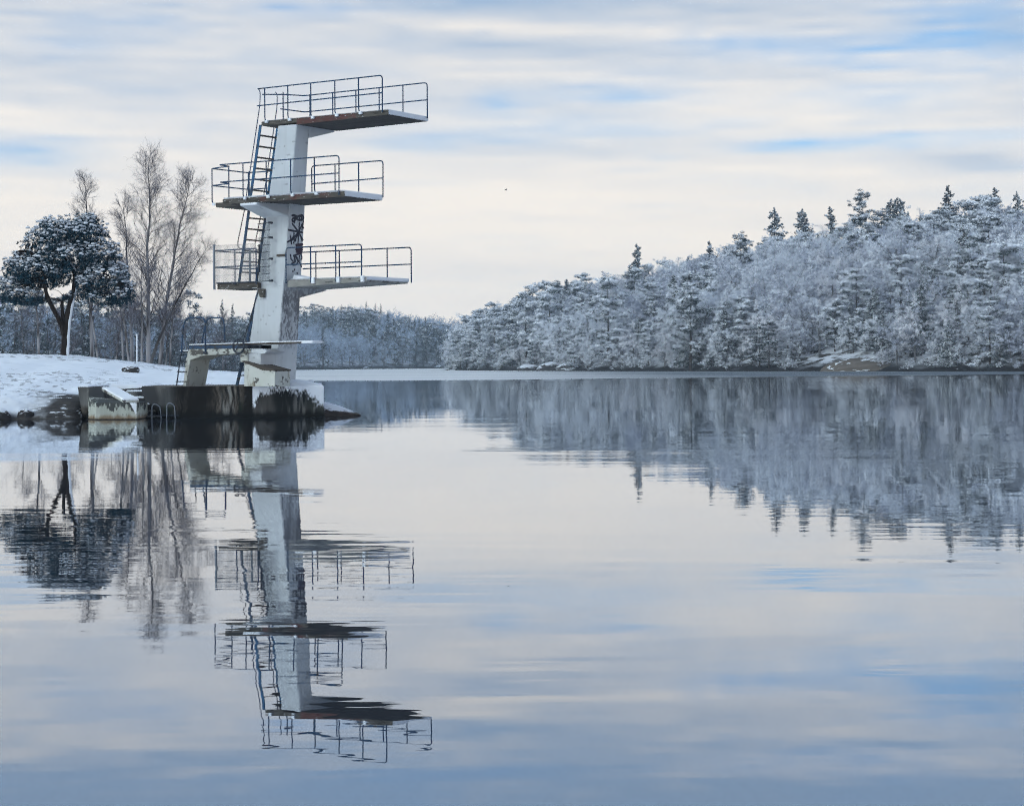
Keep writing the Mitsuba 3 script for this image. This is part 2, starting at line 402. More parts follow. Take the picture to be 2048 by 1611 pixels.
def terrain(fn, x0, x1, y0, y1, step):
    gx, gy = np.arange(x0, x1 + step, step), np.arange(y0, y1 + step, step)
    X, Y = np.meshgrid(gx, gy)
    z, d = fn(X.ravel(), Y.ravel())
    z = z + (meshkit.fbm(np.stack([X.ravel() * .08, Y.ravel() * .08, X.ravel() * 0], -1), 3, 5) - .5) * 2.0 * np.clip(d / 12, 0, 1)
    n, m = X.shape
    i, j = np.meshgrid(np.arange(n - 1), np.arange(m - 1), indexing='ij')
    q = np.stack([i * m + j, i * m + j + 1, (i + 1) * m + j + 1, (i + 1) * m + j], -1).reshape(-1, 4)
    keep = z[q].max(1) > -3
    return np.stack([X.ravel(), Y.ravel(), z], 1), q[keep]


SIDE = 1
put('right_hillside', terrain(h_right, -40, 330, 150, 920, 7), 'forest_floor', 'steep wooded hillside rising from the lake on the right', kind='structure', smooth=True)
put('far_hillside', terrain(h_left, -420, 160, 180, 1240, 10), 'forest_floor', 'low wooded hill on the far left shore', kind='structure', smooth=True)

# the snowy bank in front
gx, gy = np.arange(-90, -3.9, .3), np.arange(58, 128, .4)
X, Y = np.meshgrid(gx, gy)
ys = 64.0 + .35 * np.sin(X * .9) + .25 * np.sin(X * 2.3 + 1) + np.clip(-X - 26, 0, 60) * -.10
d = Y - ys
crest = np.interp(X, [-60, -30, -22, -19.7, -18.8, -17, -16, -13.8, -12, -10, -8.5], [2.5, 2.4, 2.30, 2.27, 2.10, 1.97, 1.78, 1.55, 1.38, 1.1, .9])
prof = np.interp(d, [-6, 0, .5, 1.6, 4.0, 9, 14, 20, 24, 34, 42, 48, 60], [-2, 0, .16, .42, .46, .70, .86, 1.0, .98, .80, .62, .0, -2]) * crest
right = np.clip((-(X + .122 * Y) + .35) / 1.6, 0, 1)
Z = np.where(prof > 0, prof * right - (1 - right) * .8, prof)
nz = meshkit.fbm(np.stack([X * .55, Y * .55, X * 0], -1), 5, 2) - .5
Z = Z + nz * np.clip(d * .5, 0, 1) * np.where(Y > 72, .22, .34) + (meshkit.noise(np.stack([X * 2.6, Y * 2.6, X * 0], -1), 8) - .5) * .07 * np.clip(d, 0, 1)
inside = (X > -14.3) & (Y < 70.3)
Z = np.where(inside & (right > 0), np.minimum(Z, .95), Z)
Z = np.where((X > -14.15) & (Y < 67.6), -1.0, Z)
n, m = X.shape
i, j = np.meshgrid(np.arange(n - 1), np.arange(m - 1), indexing='ij')
q = np.stack([i * m + j, i * m + j + 1, (i + 1) * m + j + 1, (i + 1) * m + j], -1).reshape(-1, 4)
bank_v = np.stack([X.ravel(), Y.ravel(), Z.ravel()], 1)
q = q[bank_v[q][:, :, 2].max(1) > -.6]
put('snowy_bank', (bank_v, q), 'snowy_rock', 'snow covered rocky bank on the left with bare rock at the waterline', kind='structure', smooth=True)


def ground_at(x, y):
    xi = min(max(int(round((x + 90) / .3)), 0), len(gx) - 1); yi = min(max(int(round((y - 58) / .4)), 0), len(gy) - 1)
    return float(Z[yi, xi])


def lump(cx, cy, cz, rx, ry, rz, seed, sub=3, amp=.3, freq=1.2):
    m = trimesh.creation.icosphere(subdivisions=sub)
    v = m.vertices * (1 + amp * (meshkit.fbm(m.vertices * freq + seed * 7.3, 4, seed) - .5) * 2)[:, None]
    return v * [rx, ry, rz] + [cx, cy, cz], m.faces


# rocky tongue right of the pier
tv, tf = lump(0, 0, 0, 1, 1, 1, 4, 4, .16, 1.6)
x_ = np.clip((tv[:, 0] + 1) / 2, 0, 1)
tong = np.stack([-7.3 + x_ * 2.15, 66.6 + tv[:, 1] * (.9 - .6 * x_) - .6 * x_, tv[:, 2] * (.66 * (1 - x_) ** .8 + .035) + .02], 1)
put('rock_ledge', (tong, tf), 'tongue_rock', 'low snow-dusted rock ledge tapering into the water right of the concrete pier', 'rock', smooth=50)
put('dark_stone', lump(-15.45, 78, ground_at(-15.45, 78) + .05, .34, .3, .22, 11, 3), 'dark_rock', 'small dark stone poking out of the snow left of the springboard', 'rock', smooth=50)
put('shore_stone', lump(-17.2, 63.9, .03, .55, .35, .36, 15, 3), 'dark_rock', 'dark wet boulder at the waterline at the left edge of the bank', 'rock', smooth=50)
put('shore_stone', lump(-16.2, 64.1, .05, .28, .22, .30, 16, 3), 'dark_rock', 'smaller snow-tipped boulder right beside the wet boulder at the left waterline', 'rock', smooth=50)

# ------------------------------------------------------------------ the pier
pier = thing('pier', 'dark weathered concrete bathing pier with snow plastered on its right block', 'pier')


def prism(poly, z0, z1):
    m = trimesh.creation.extrude_polygon(Polygon(poly), z1 - z0, engine='earcut'); m.apply_translation([0, 0, z0]); return m


put(pier + '__main_wall', prism([(-8.69, 64.62), (-11.5, 64.1), (-12.75, 66.3), (-12.75, 67.3), (-14.1, 67.3), (-14.1, 70.2), (-7.6, 70.2), (-7.6, 64.9)], -1.2, 1.05), 'pier_concrete')
blk = m3.Manifold.hull_points(np.array([(x, y, z) for x, y in ((-8.69, 64.42), (-6.36, 64.82), (-6.34, 64.86), (-7.1, 70.1), (-8.69, 70.1)) for z in (-1.2, 1.03)] + [(x, y, 1.06) for x, y in ((-8.66, 64.46), (-6.39, 64.86), (-7.13, 70.05), (-8.66, 70.05))]))
put(pier + '__block', blk, 'snow_plastered_concrete', 'snow-plastered right end block')
put(pier + '__wing_wall', hull([(x, y, z) for x, y, z in [(-14.5, 64.25, 1.06), (-14.12, 64.15, 1.06), (-14.5, 68.2, 1.06), (-14.12, 68.2, 1.06), (-14.2, 64.2, -.9), (-14.12, 64.15, -.9), (-14.2, 68.2, -.9), (-14.12, 68.2, -.9)]]), 'pier_concrete')
for z, y, xr in ((.86, 66.65, -12.72), (.65, 66.05, -12.6), (.44, 65.45, -12.3), (.24, 64.85, -12.0), (.06, 64.25, -11.75)):
    put(pier + '__step', box(-14.1, xr, y, y + .62, -1.0, z, .015), 'pier_concrete')
for z, y, x0, x1 in ((1.052, 67.35, -13.75, -12.95), (.862, 66.72, -13.4, -12.8), (.652, 66.12, -13.1, -12.6), (.442, 65.5, -12.9, -12.35)):
    w = m3.Manifold.hull_points(np.array([(x0, y, z), (x1, y, z), (x0, y + .5, z), (x1, y + .5, z), (x0 + .06, y + .05, z + .05), (x1 - .06, y + .05, z + .045), (x0 + .06, y + .42, z + .05), (x1 - .06, y + .42, z + .05)]))
    put(pier + '__snow_patch', w, 'snow')
# snow lying on the deck, heaped at the foot of the tower
gx2, gy2 = np.linspace(-8.62, -6.5, 44), np.linspace(64.66, 69.6, 60)
U, V = np.meshgrid(gx2, gy2)
u_ = np.clip((U + 8.62) / 2.1, 0, 1)
Yw = V + (U + 8.62) * .16
hz = 1.064 + .05 * meshkit.fbm(np.stack([U * 3, V * 3, U * 0], -1), 4, 3) + .16 * np.exp(-((U + 7.35) / .6) ** 2 - ((V - 65.4) / .6) ** 2)
hz = np.where((U <= -8.6) | (U >= -6.52) | (V <= 64.68) | (V >= 69.5), 1.058, hz)
n, m = U.shape
i, j = np.meshgrid(np.arange(n - 1), np.arange(m - 1), indexing='ij')
q = np.stack([i * m + j, i * m + j + 1, (i + 1) * m + j + 1, (i + 1) * m + j], -1).reshape(-1, 4)
sel = (U + .10 * (Yw - 64.8)).ravel() < -6.38
q = q[sel[q].all(1)]
put(pier + '__deck_snow', (np.stack([U.ravel(), Yw.ravel(), hz.ravel()], 1), q), 'snow', smooth=True)
put(pier + '__wall_snow', hull([(-14.5, 64.22, 1.062), (-14.12, 64.13, 1.062), (-14.5, 68.2, 1.062), (-14.12, 68.2, 1.062), (-14.46, 64.3, 1.11), (-14.16, 64.25, 1.11), (-14.46, 68.1, 1.11), (-14.16, 68.1, 1.11)]), 'snow')
put(pier + '__wall_snow', hull([(-14.1, 67.25, 1.055), (-12.7, 67.28, 1.055), (-14.1, 70, 1.055), (-12.7, 70, 1.055), (-14.0, 67.4, 1.13), (-12.8, 67.5, 1.09), (-14, 70, 1.1), (-12.8, 70, 1.1), (-13.95, 67.22, .93), (-13.0, 67.22, .98)]), 'snow')
# low post on the deck
bo = thing('mooring_bollard', 'small snow-capped bollard on the right end of the pier deck', 'bollard')
put(bo + '__post', tubes(np.array([[-7.03, 66.9, 1.0], [-7.03, 66.9, 1.16]]), .07, 10), 'dark_wood')
put(bo + '__snow_cap', lump(-7.0, 66.88, 1.185, .13, .12, .05, 3, 2, .1), 'snow', smooth=True)
# hand hoops at the foot of the steps
for k_, (x0, x1, y, zt, word) in enumerate(((-11.98, -11.70, 63.9, .44, 'left'), (-11.46, -11.20, 63.75, .48, 'right'))):
    hp = thing('ladder_handrail', f'{word} one of the two dark steel hand hoops at the water by the pier steps', 'handrail', 'hand hoops at the pier steps')
    put(hp + '__hoop', tubes(bend([(x0, y, -.4), (x0 + .02, y, zt), (x0 + .12, y, zt + .05), (x1, y + .05, zt - .05), (x1 + .03, y + .2, -.4)], .08), .017, 8), 'galvanised', smooth=True)
    put(hp + '__foot_rail', tubes(np.array([[x0 - .3, y + .05, .10], [x1 + .15, y + .05, .10]]), .012, 6), 'dark_steel')

# low diving block with a plank
lo = thing('low_diving_block', 'low rust-stained concrete diving block with a snow-covered plank left of the pier', 'diving block')
put(lo + '__block', hull([(x, y, z) for x, y, z in [(-13.94, 63.3, .72), (-13.58, 62.72, .55), (-12.24, 62.72, .55), (-12.24, 64.6, .55), (-13.94, 64.0, .72), (-13.94, 63.3, -.8), (-13.58, 62.72, -.8), (-12.24, 62.72, -.8), (-12.24, 64.6, -.8), (-13.94, 64.0, -.8)]]), 'rust_stained_concrete')
e1, e2 = np.array([-13.81, 64.75, .93]), np.array([-12.66, 62.62, .56])
wv = np.array([.47, .26, .0])
th_ = np.array([0, 0, .075])
put(lo + '__plank', hull([e1, e1 + wv, e2, e2 + wv, e1 + th_, e1 + wv + th_, e2 + th_, e2 + wv + th_]), 'stained_white_concrete')
s0 = th_ + [0, 0, .003]
put(lo + '__plank_snow', hull([e1 + s0, e1 + wv + s0, e2 + s0, e2 + wv + s0] + [e + s0 + [0, 0, .05] + .06 * a_ for e, a_ in ((e1, wv + (e2 - e1) * .3), (e1 + wv, -wv + (e2 - e1) * .3), (e2, wv - (e2 - e1) * .3), (e2 + wv, -wv - (e2 - e1) * .3))]), 'snow')
put(lo + '__front_snow', hull([(-12.46, 62.712, .548), (-12.24, 62.712, .548), (-12.25, 62.712, .15), (-12.34, 62.712, .4), (-12.46, 62.69, .55), (-12.24, 62.69, .55), (-12.25, 62.7, .16)]), 'snow')

# ------------------------------------------------------------------ the diving tower
tw = thing('diving_tower', 'tall white concrete diving tower with three platforms, blue railings and graffiti', 'diving tower')


def col_front(z): return .55 + (z - 1.05) * .096
def col_back(z): return np.interp(z, [1.0, 2.5, 10], [-.85, -.60, .60])
def col_near(z): return .6 - (z - 1.05) * .0203
def col_far(z): return -.5 + (z - 1.05) * .026


pts = []
c = .03
for z in (1.04, 2.5, 9.86):
    s1, s0_, t1, t0 = col_front(z), col_back(z), col_near(z), col_far(z)
    pts += [(s0_ + c, t0, z), (s0_, t0 + c, z), (s0_, t1 - c, z), (s0_ + c, t1, z), (s1 - c, t1, z), (s1, t1 - c, z), (s1, t0 + c, z), (s1 - c, t0, z)]
pts = np.array(pts)
colm = hull(pts[:16]).as_original() + hull(pts[8:])
put(tw + '__column', toW(colm), 'painted_concrete')


def slab(poly, z0, z1):
    return prism(poly, z0, z1)


def taper_slab(s0, s1, t0, t1, ztop, th0, th1):
    return hull([(s, t, z) for s, th in ((s0, th0), (s1, th1)) for t in (t0, t1) for z in (ztop, ztop - th)])


def platform(body, soffit, bsdf, label, snows):
    k = put(tw + '__platform', toW(body), bsdf, label)
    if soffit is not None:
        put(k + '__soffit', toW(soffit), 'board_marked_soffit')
    for sn in snows:
        put(k + '__snow', toW(sn), 'snow')
    return k


def snow_slab(s0, s1, t0, t1, z, h=.045, b=.05):
    return hull([(s, t, z + .002) for s in (s0, s1) for t in (t0, t1)] + [(s, t, z + h) for s in (s0 + b, s1 - b) for t in (t0 + b, t1 - b)] + [(s, t, z + h * .5) for s in (s0 + b * .15, s1 - b * .15) for t in (t0 + b * .15, t1 - b * .15)])


def front_frost(s, t0, t1, z0, z1, d=.018):
    return hull([(s + .001, t, z) for t in (t0, t1) for z in (z0, z1)] + [(s + d, t, z) for t in (t0 + .03, t1 - .03) for z in (z0 + .02, z1 - .01)])


def corners(poly, z):
    return [(a, b, z) for a, b in poly]


# top platform, 10 m
b10 = taper_slab(-.13, 1.42, .42, -1.80, 10.05, .135, .135) + taper_slab(1.39, 5.21, .425, -1.80, 10.05, .20, .145)
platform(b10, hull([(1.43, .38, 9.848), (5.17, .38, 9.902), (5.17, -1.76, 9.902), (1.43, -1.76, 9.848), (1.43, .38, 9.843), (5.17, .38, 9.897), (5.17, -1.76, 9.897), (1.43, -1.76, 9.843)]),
         'weathered_slab', 'top platform with a red painted side', [snow_slab(-.08, 5.2, .36, -1.78, 10.05, .03), front_frost(5.21, .42, -1.80, 9.91, 10.075)])
# middle platform
poly = Polygon([(-.87, 1.60), (4.29, 1.60), (4.29, -.42), (.22, -.42), (.22, .58), (-.87, .58)])
mid = trimesh.creation.extrude_polygon(poly, .165, engine='earcut'); mid.apply_translation([0, 0, 7.195])
ext = slab([(-1.85, .80), (-.87, .80), (-.87, .58), (-1.3, .58), (-1.3, -.95), (-1.85, -.95)], 7.19, 7.345)
mid = trimesh.util.concatenate([mid, ext])
platform(mid, hull([(.3, 1.55, 7.193), (4.25, 1.55, 7.193), (4.25, -.38, 7.193), (.3, -.38, 7.193), (.3, 1.55, 7.188), (4.25, 1.55, 7.188), (4.25, -.38, 7.188), (.3, -.38, 7.188)]),
         'weathered_slab', 'middle platform on a white crossbeam', [snow_slab(-.84, 4.28, 1.585, .6, 7.36, .05, .06), snow_slab(1.25, 4.28, .62, -.40, 7.36, .045), front_frost(4.29, 1.60, -.42, 7.205, 7.385)])
# lowest platform
poly = Polygon([(1.02, .50), (4.33, .50), (4.33, -1.85), (-.2, -1.85), (-.2, -.42), (1.02, -.42)])
b5 = taper_slab(1.02, 4.33, .50, -1.85, 4.60, .23, .125) + taper_slab(-.2, 1.03, -.42, -1.85, 4.60, .23, .23)
platform(b5, None, 'pale_slab', 'lowest platform with a bare concrete side',
         [snow_slab(1.08, 4.32, .44, -1.83, 4.60, .05, .06), front_frost(4.33, .5, -1.85, 4.525, 4.65, .03), hull([(1.05, .3, 4.60), (1.05, -.3, 4.60), (1.9, .2, 4.62), (1.9, -.5, 4.62), (1.06, .2, 4.80), (1.06, -.25, 4.80), (1.3, 0, 4.76)])])

# crossbeams under the platforms (white)
put(tw + '__crossbeam', toW(hull([(.78, -.26, 9.86), (1.40, -.26, 9.86), (.78, -.26, 9.46), (1.395, -.26, 9.46), (.78, -1.66, 9.86), (1.40, -1.66, 9.86), (.78, -1.66, 9.80), (1.40, -1.66, 9.80)])), 'painted_concrete')
put(tw + '__crossbeam', toW(hull([(-.08, .4, 7.18), (1.04, .4, 7.18), (-.08, .4, 6.76), (1.10, .4, 6.76), (-.08, 1.63, 7.185), (.66, 1.63, 7.185), (-.08, 1.63, 7.10), (.66, 1.63, 7.10)])), 'painted_concrete')
put(tw + '__crossbeam', toW(hull([(.2, -.2, 4.37), (.93, -.2, 4.37), (.2, -.2, 4.02), (.90, -.2, 4.02), (.2, -1.74, 4.37), (.93, -1.74, 4.37), (.2, -1.74, 4.32), (.93, -1.74, 4.32)])), 'painted_concrete')
put(tw + '__crossbeam__snow', toW(hull([(-.07, 1.634, 7.10), (.65, 1.634, 7.10), (-.07, 1.634, 7.18), (.65, 1.634, 7.18), (-.05, 1.655, 7.115), (.63, 1.655, 7.115), (-.05, 1.655, 7.175), (.63, 1.655, 7.175)])), 'snow')

PR = .021


def railing(label, rails, posts, foot=True, extra=()):
    k = take(tw + '__railing')
    tag(k, label)
    for p in rails:
        put(k + '__rail', pipe(p, PR, .13), 'blue_paint', smooth=50)
    for s, t, z0, z1, hook in posts:
        p = [(s, t, z1), (s, t, z0 + .10), (s + .06, t - (.07 if hook else 0), z0 - .02)] if hook else [(s, t, z1), (s, t, z0)]
        put(k + '__post', pipe(p, PR, .08), 'blue_paint', smooth=50)
        if hook:
            put(k + '__snow', toW(hull([(s - .02 + a, t + b, z0 - .03 + e) for a in (.05, .16) for b in (-.02, .045) for e in (0, .09)])), 'snow')
    return k


# 10 m
zt = 11.2
railing('near railing of the top platform', [[(-.25, .46, zt - .02), (4.99, .46, zt), (4.98, .46, 10.0)], [(-.28, .46, 10.6), (4.98, .46, 10.63)]],
        [(.05, .46, 10.02, zt, True), (1.05, .46, 10.02, zt, True), (2.03, .46, 10.02, zt, True), (3.04, .46, 10.02, zt, True), (4.02, .46, 10.02, zt - .02, True)])
railing('far railing of the top platform', [[(-.95, -.62, zt - .03), (-.30, -1.2, zt - .02), (.05, -1.72, zt - .03), (5.27, -1.72, zt), (5.27, -1.72, 10.0)],
        [(-.20, -.70, 10.62), (.05, -1.72, 10.6), (5.26, -1.72, 10.62)]],
        [(-.12, -.75, 10.05, zt, False), (.29, -1.72, 10.05, zt, False), (1.29, -1.72, 10.05, zt, False), (2.29, -1.72, 10.05, zt, False), (3.28, -1.72, 10.05, zt, False), (4.27, -1.72, 10.05, zt, False)])
# middle
zm = 8.53
railing('near railing of the middle platform', [[(-1.02, 1.08, zm), (-1.0, 1.64, zm), (4.09, 1.64, zm), (4.08, 1.64, 7.25)], [(-1.0, 1.1, 7.95), (-.98, 1.64, 7.94), (4.09, 1.64, 7.96)]],
        [(-1.0, 1.12, 7.3, zm, False), (.06, 1.64, 7.33, zm, True), (1.06, 1.64, 7.33, zm, True), (2.09, 1.64, 7.33, zm, True), (3.08, 1.64, 7.33, zm - .02, True)])
railing('rear corner railing of the middle platform', [[(-1.05, 1.08, zm), (-2.0, .85, zm), (-1.92, -1.0, zm), (-.75, -1.02, zm)], [(-1.05, 1.08, 7.94), (-1.98, .85, 7.94), (-1.90, -1.0, 7.94), (-.85, -1.02, 7.94)]],
        [(-1.98, .85, 7.28, zm, True), (-1.55, -.62, 7.3, zm, False), (-1.90, -1.0, 7.3, zm, False)])
railing('far railing of the middle platform', [[(1.34, -.46, 7.3), (1.33, -.46, zm), (4.33, -.46, zm), (4.32, -.46, 7.3)], [(1.34, -.46, 7.92), (4.33, -.46, 7.95)]],
        [(2.33, -.46, 7.36, zm, False), (3.32, -.46, 7.36, zm, False)])
# lowest
zb = 5.70
railing('near railing of the lowest platform', [[(1.0, .55, 4.5), (1.0, .55, zb), (4.17, .55, zb), (4.16, .55, 4.5)], [(1.0, .55, 5.13), (4.16, .55, 5.13)]],
        [(2.05, .55, 4.5, zb, False), (3.1, .55, 4.5, zb, False)])
railing('far railing of the lowest platform', [[(-.14, -1.82, zb), (4.5, -1.82, zb), (4.5, -1.82, 4.5)], [(-.14, -1.82, 5.12), (4.5, -1.82, 5.13)]],
        [(.43, -1.82, 4.55, zb, False), (1.46, -1.82, 4.55, zb, False), (3.5, -1.82, 4.55, zb - .02, False)])
for s in (2.05, 3.1, 4.1):
    put(tw + '__platform_002__snow', toW(hull([(s + a, .5 + b, 4.47 + e) for a in (.03, .15) for b in (0, .07) for e in (0, .2)])), 'snow')

# rear landing with mesh fence
ld = put(tw + '__landing', toW(slab([(-1.9, .70), (-.1, .70), (-.1, -.75), (-1.9, -.75)], 4.37, 4.56)), 'weathered_slab')
put(ld + '__edge_beam', toW(box(-1.92, -.12, .703, .74, 4.555, 4.60)), 'dark_steel')
put(ld + '__corbel', toW(hull([(-.16, .66, 4.34), (.1, .66, 4.34), (-.16, .3, 4.34), (.1, .3, 4.34), (-.06, .66, 4.05), (.1, .66, 4.05), (-.06, .3, 4.05), (.1, .3, 4.05)])), 'weathered_slab')
railing('railing of the rear landing', [[(-.12, .76, zb + .01), (-2.08, .76, zb), (-2.0, -.80, zb), (-.2, -.80, zb)], [(-.12, .76, 5.14), (-2.05, .76, 5.13), (-2.0, -.80, 5.13), (-.2, -.80, 5.13)]],
        [(-1.05, .76, 4.5, zb, False), (-.12, .76, 4.5, zb, False), (-1.0, -.80, 4.5, zb, False)])
fe = tag(take(tw + '__mesh_fence'))
put(fe + '__post', pipe([(-1.95, .80, 4.36), (-1.95, .80, 5.92)], .045, m=8), 'galvanised', smooth=50)
put(fe + '__post', pipe([(-.78, .3, 4.56), (-.78, .3, 5.72)], .035, m=8), 'galvanised', smooth=50)
put(fe + '__post', pipe([(-.02, .72, 4.9), (-.02, .72, 5.85)], .03, m=8), 'dark_steel', smooth=50)
wires = [L(np.full(2, s), np.full(2, .80), np.array([4.58, 5.88])) for s in np.arange(-1.9, -.14, .05)]
wires += [L(np.array([-1.95, -.12]), np.full(2, .80), np.full(2, z)) for z in (4.6, 4.84, 5.10, 5.36, 5.62, 5.87)]
wires += [L(np.full(2, s), np.full(2, -.76), np.array([4.58, 5.88])) for s in np.arange(-1.9, -.14, .06)]
wires += [L(np.full(2, -1.96), np.full(2, t), np.array([4.58, 5.88])) for t in np.arange(-.7, .8, .06)]
put(fe + '__wire', tubes(np.array(wires), .005, 4), 'galvanised', kind='stuff')
fp = tag(take(tw + '__climbing_guard'))
wires = [L(np.full(2, s), np.full(2, .72), np.array([4.58, 6.62])) for s in np.arange(-.02, .47, .05) if True]
put(fp + '__wire', tubes(np.array(wires), .0045, 4), 'dark_steel', kind='stuff')
for z in np.arange(4.6, 6.65, .245):
    put(fp + '__bar', pipe([(-.12 + (z - 4.6) * .03, .73, z - .02), (.47, .73, z)], .014, m=6), 'dark_steel')
for z in (4.6, 5.34, 6.06, 6.56):
    put(fp + '__clamp', toW(box(.42, .49, .60, .75, z - .03, z + .04)), 'dark_steel')
put(tw + '__bracket', toW(box(.62, .98, .50, .58, 5.42, 5.49)), 'dark_wood')

# ladders
def ladder(label, base, top, z0, z1, t0, t1, rungs, bsdf, rail=None, w=.035):
    k = take(tw + '__ladder'); tag(k, label)
    for t in (t0, t1):
        put(k + '__stringer', toW(hull([(base + a, t + b, z0) for a in (-w * 1.4, w * 1.4) for b in (-w * .5, w * .5)] + [(top + a, t + b, z1) for a in (-w * 1.4, w * 1.4) for b in (-w * .5, w * .5)])), bsdf)
    for z in rungs:
        s = base + (top - base) * (z - z0) / (z1 - z0)
        put(k + '__rung', toW(box(s - .05, s + .05, t1 + .02, t0 - .02, z - .022, z + .022)), 'dark_wood')
    return k


l1 = ladder('upper ladder between the middle and top platforms', -.66, -.17, 7.37, 9.95, .42, -.50, np.arange(7.75, 9.9, .37), 'bright_blue_paint')
l2 = ladder('ladder between the rear landing and the middle platform', -1.17, -.68, 4.57, 7.2, .42, -.50, np.arange(4.95, 7.2, .37), 'blue_paint')
for t in (.42, -.50):
    put(l1 + '__handrail', pipe([(-.25, t, zt - .02), (-.17, t, zt - .14), (-.20, t, 10.6), (-.70 - .15, t, 7.4)], .016, .15), 'blue_paint', smooth=50)
    put(l2 + '__handrail', pipe([(-.87, t, 7.2), (-1.22, t, 5.95), (-1.20, t, 5.78), (-.93, t, 5.74)], .016, .12), 'dark_steel', smooth=50)
    put(l1 + '__tie', pipe([(-.66, t, 8.55), (-.45, t, 8.55)], .012), 'galvanised')
l3 = ladder('lower ladder from the pier to the landing', -1.22, -.22, 1.06, 4.36, .5, -.45, np.arange(1.4, 4.2, .37), 'blue_paint', w=.04)
for t in (.56, -.5):
    put(l3 + '__handrail', pipe([(-1.05, t, 2.2), (-.58, t, 3.3), (-.2, t, 4.3)], .016, .1), 'dark_steel')

# graffiti on the column's water side, lines (t, z)
G1 = [[(.34, 6.8), (.21, 6.82), (.07, 6.78), (.2, 6.72), (.3, 6.7)], [(.236, 6.82), (.18, 6.57)], [(.325, 6.65), (.265, 6.59), (.14, 6.66), (.09, 6.75)],
      [(.065, 6.73), (.03, 6.79), (-.06, 6.82), (-.157, 6.8), (-.2, 6.75), (-.17, 6.69), (-.08, 6.66), (.02, 6.68), (.065, 6.73)],
      [(-.054, 6.756), (-.083, 6.817), (-.166, 6.847), (-.256, 6.827), (-.297, 6.77), (-.27, 6.7), (-.186, 6.67), (-.097, 6.69), (-.054, 6.756)]]
G2 = [[(.474, 6.306), (-.286, 6.264)], [(.283, 6.518), (-.125, 6.238)], [(-.088, 6.573), (-.082, 5.899)], [(-.254, 6.549), (-.068, 6.269), (.274, 5.948)], [(.16, 5.887), (-.12, 6.289)],
      [(-.041, 6.267), (-.341, 6.013)], [(.172, 6.239), (.144, 5.989)], [(.344, 6.096), (.263, 5.848)], [(.484, 5.904), (.278, 5.982), (.184, 6.104)], [(-.299, 6.636), (-.249, 6.346)],
      [(-.204, 6.512), (-.33, 6.419)], [(.06, 5.959), (.029, 6.163)], [(-.29, 5.977), (-.187, 6.174)],
      [(-.098, 5.512), (.112, 5.452), (-.055, 5.409), (-.018, 5.256), (.19, 5.18), (.077, 5.134), (-.081, 5.174), (-.153, 5.261), (-.082, 5.41)], [(-.211, 5.467), (-.203, 5.297), (-.36, 5.102)],
      [(.051, 5.388), (.059, 5.219)], [(-.287, 5.521), (-.36, 5.406), (-.307, 5.335)], [(.007, 4.994), (0, 4.977)], [(.096, 4.94), (.076, 4.929)], [(-.146, 4.881), (-.161, 4.865)], [(.276, 5.479), (.235, 5.346), (.147, 5.283)]]
G3 = [[(.018, 5.827), (-.331, 5.861), (-.016, 5.761), (-.342, 5.76), (.002, 5.676), (-.345, 5.676), (-.034, 5.594), (-.334, 5.59), (-.098, 5.512), (-.305, 5.843)]]


def spray(lines, w):
    g = unary_union([LineString(l).buffer(w, 4) for l in lines]).simplify(.004)
    out = []
    for poly in getattr(g, 'geoms', [g]):
        m = trimesh.creation.extrude_polygon(poly, .003, engine='earcut')
        out.append((col_front(m.vertices[:, 1]) + .002 + m.vertices[:, 2], m.vertices[:, 0], m.vertices[:, 1], m.faces))
    b = MB()
    for s, t, z, f in out:
        b.add((L(s, t, z), f))
    return b.mesh


put(tw + '__graffiti', spray(G1, .036), 'spray_paint', 'dark blue looping spray-painted letters')
put(tw + '__graffiti', spray(G2, .033), 'spray_paint', 'black spray-painted star and drips')
put(tw + '__graffiti', spray(G3, .040), 'purple_spray_paint', 'dark purple spray-painted scribble')

# ------------------------------------------------------------------ the springboard on its concrete stand
sp = thing('springboard_stand', 'low springboard on a stained white concrete stand with handwheel and blue guard rails', 'springboard')
put(sp + '__leg', toW(hull([(s, t, z) for t in (.58, 1.6) for s, z in ((-2.69, 1.04), (-2.58, 1.04), (-2.50, 2.0), (-2.40, 2.0))] + [(s, t, z) for t in (.58, 1.6) for s, z in ((-2.54, 2.02), (-2.36, 1.94))]) + hull([(s, t, z) for t in (.58, 1.6) for s, z in ((-2.53, 1.92), (-2.42, 1.92), (-2.47, 2.20), (-2.36, 2.30), (-2.2, 2.30), (-1.9, 2.06), (-1.9, 2.12))])), 'stained_white_concrete')
put(sp + '__deck', toW(hull([(s, t, z) for t in (.58, 1.62) for s, z in ((-2.38, 2.305), (-2.44, 2.22), (-2.2, 2.07), (.30, 2.17), (.34, 2.31))])), 'stained_white_concrete')
put(sp + '__deck_nose', toW(hull([(s, t, z) for t in (.62, 1.58) for s, z in ((.2, 2.16), (.86, 2.13), (1.0, 2.2), (.9, 2.29), (.2, 2.30))])), 'painted_concrete')
put(sp + '__front_support', toW(box(.10, .70, .62, 1.55, 1.04, 2.155, .012)), 'painted_concrete')
put(sp + '__post', toW(box(-.14, .18, 1.2, 1.60, 1.85, 2.14, .01)), 'stained_white_concrete')
put(sp + '__wedge_base', toW(hull([(s, t, z) for t in (.95, 1.76) for s, z in ((.15, 1.04), (1.46, 1.04), (1.47, 1.54), (.94, 1.56), (.17, 1.84))])), 'stained_white_concrete')
put(sp + '__wedge_top', toW(hull([(s, t, z) for t in (.93, 1.78) for s, z in ((.10, 1.90), (.10, 1.865), (.95, 1.58), (1.49, 1.55), (1.49, 1.59), (1.0, 1.63))])), 'dark_wood')
put(sp + '__beam', toW(box(-2.48, .2, 1.12, 1.52, 2.315, 2.425)), 'blue_paint', 'blue steel beam under the board')
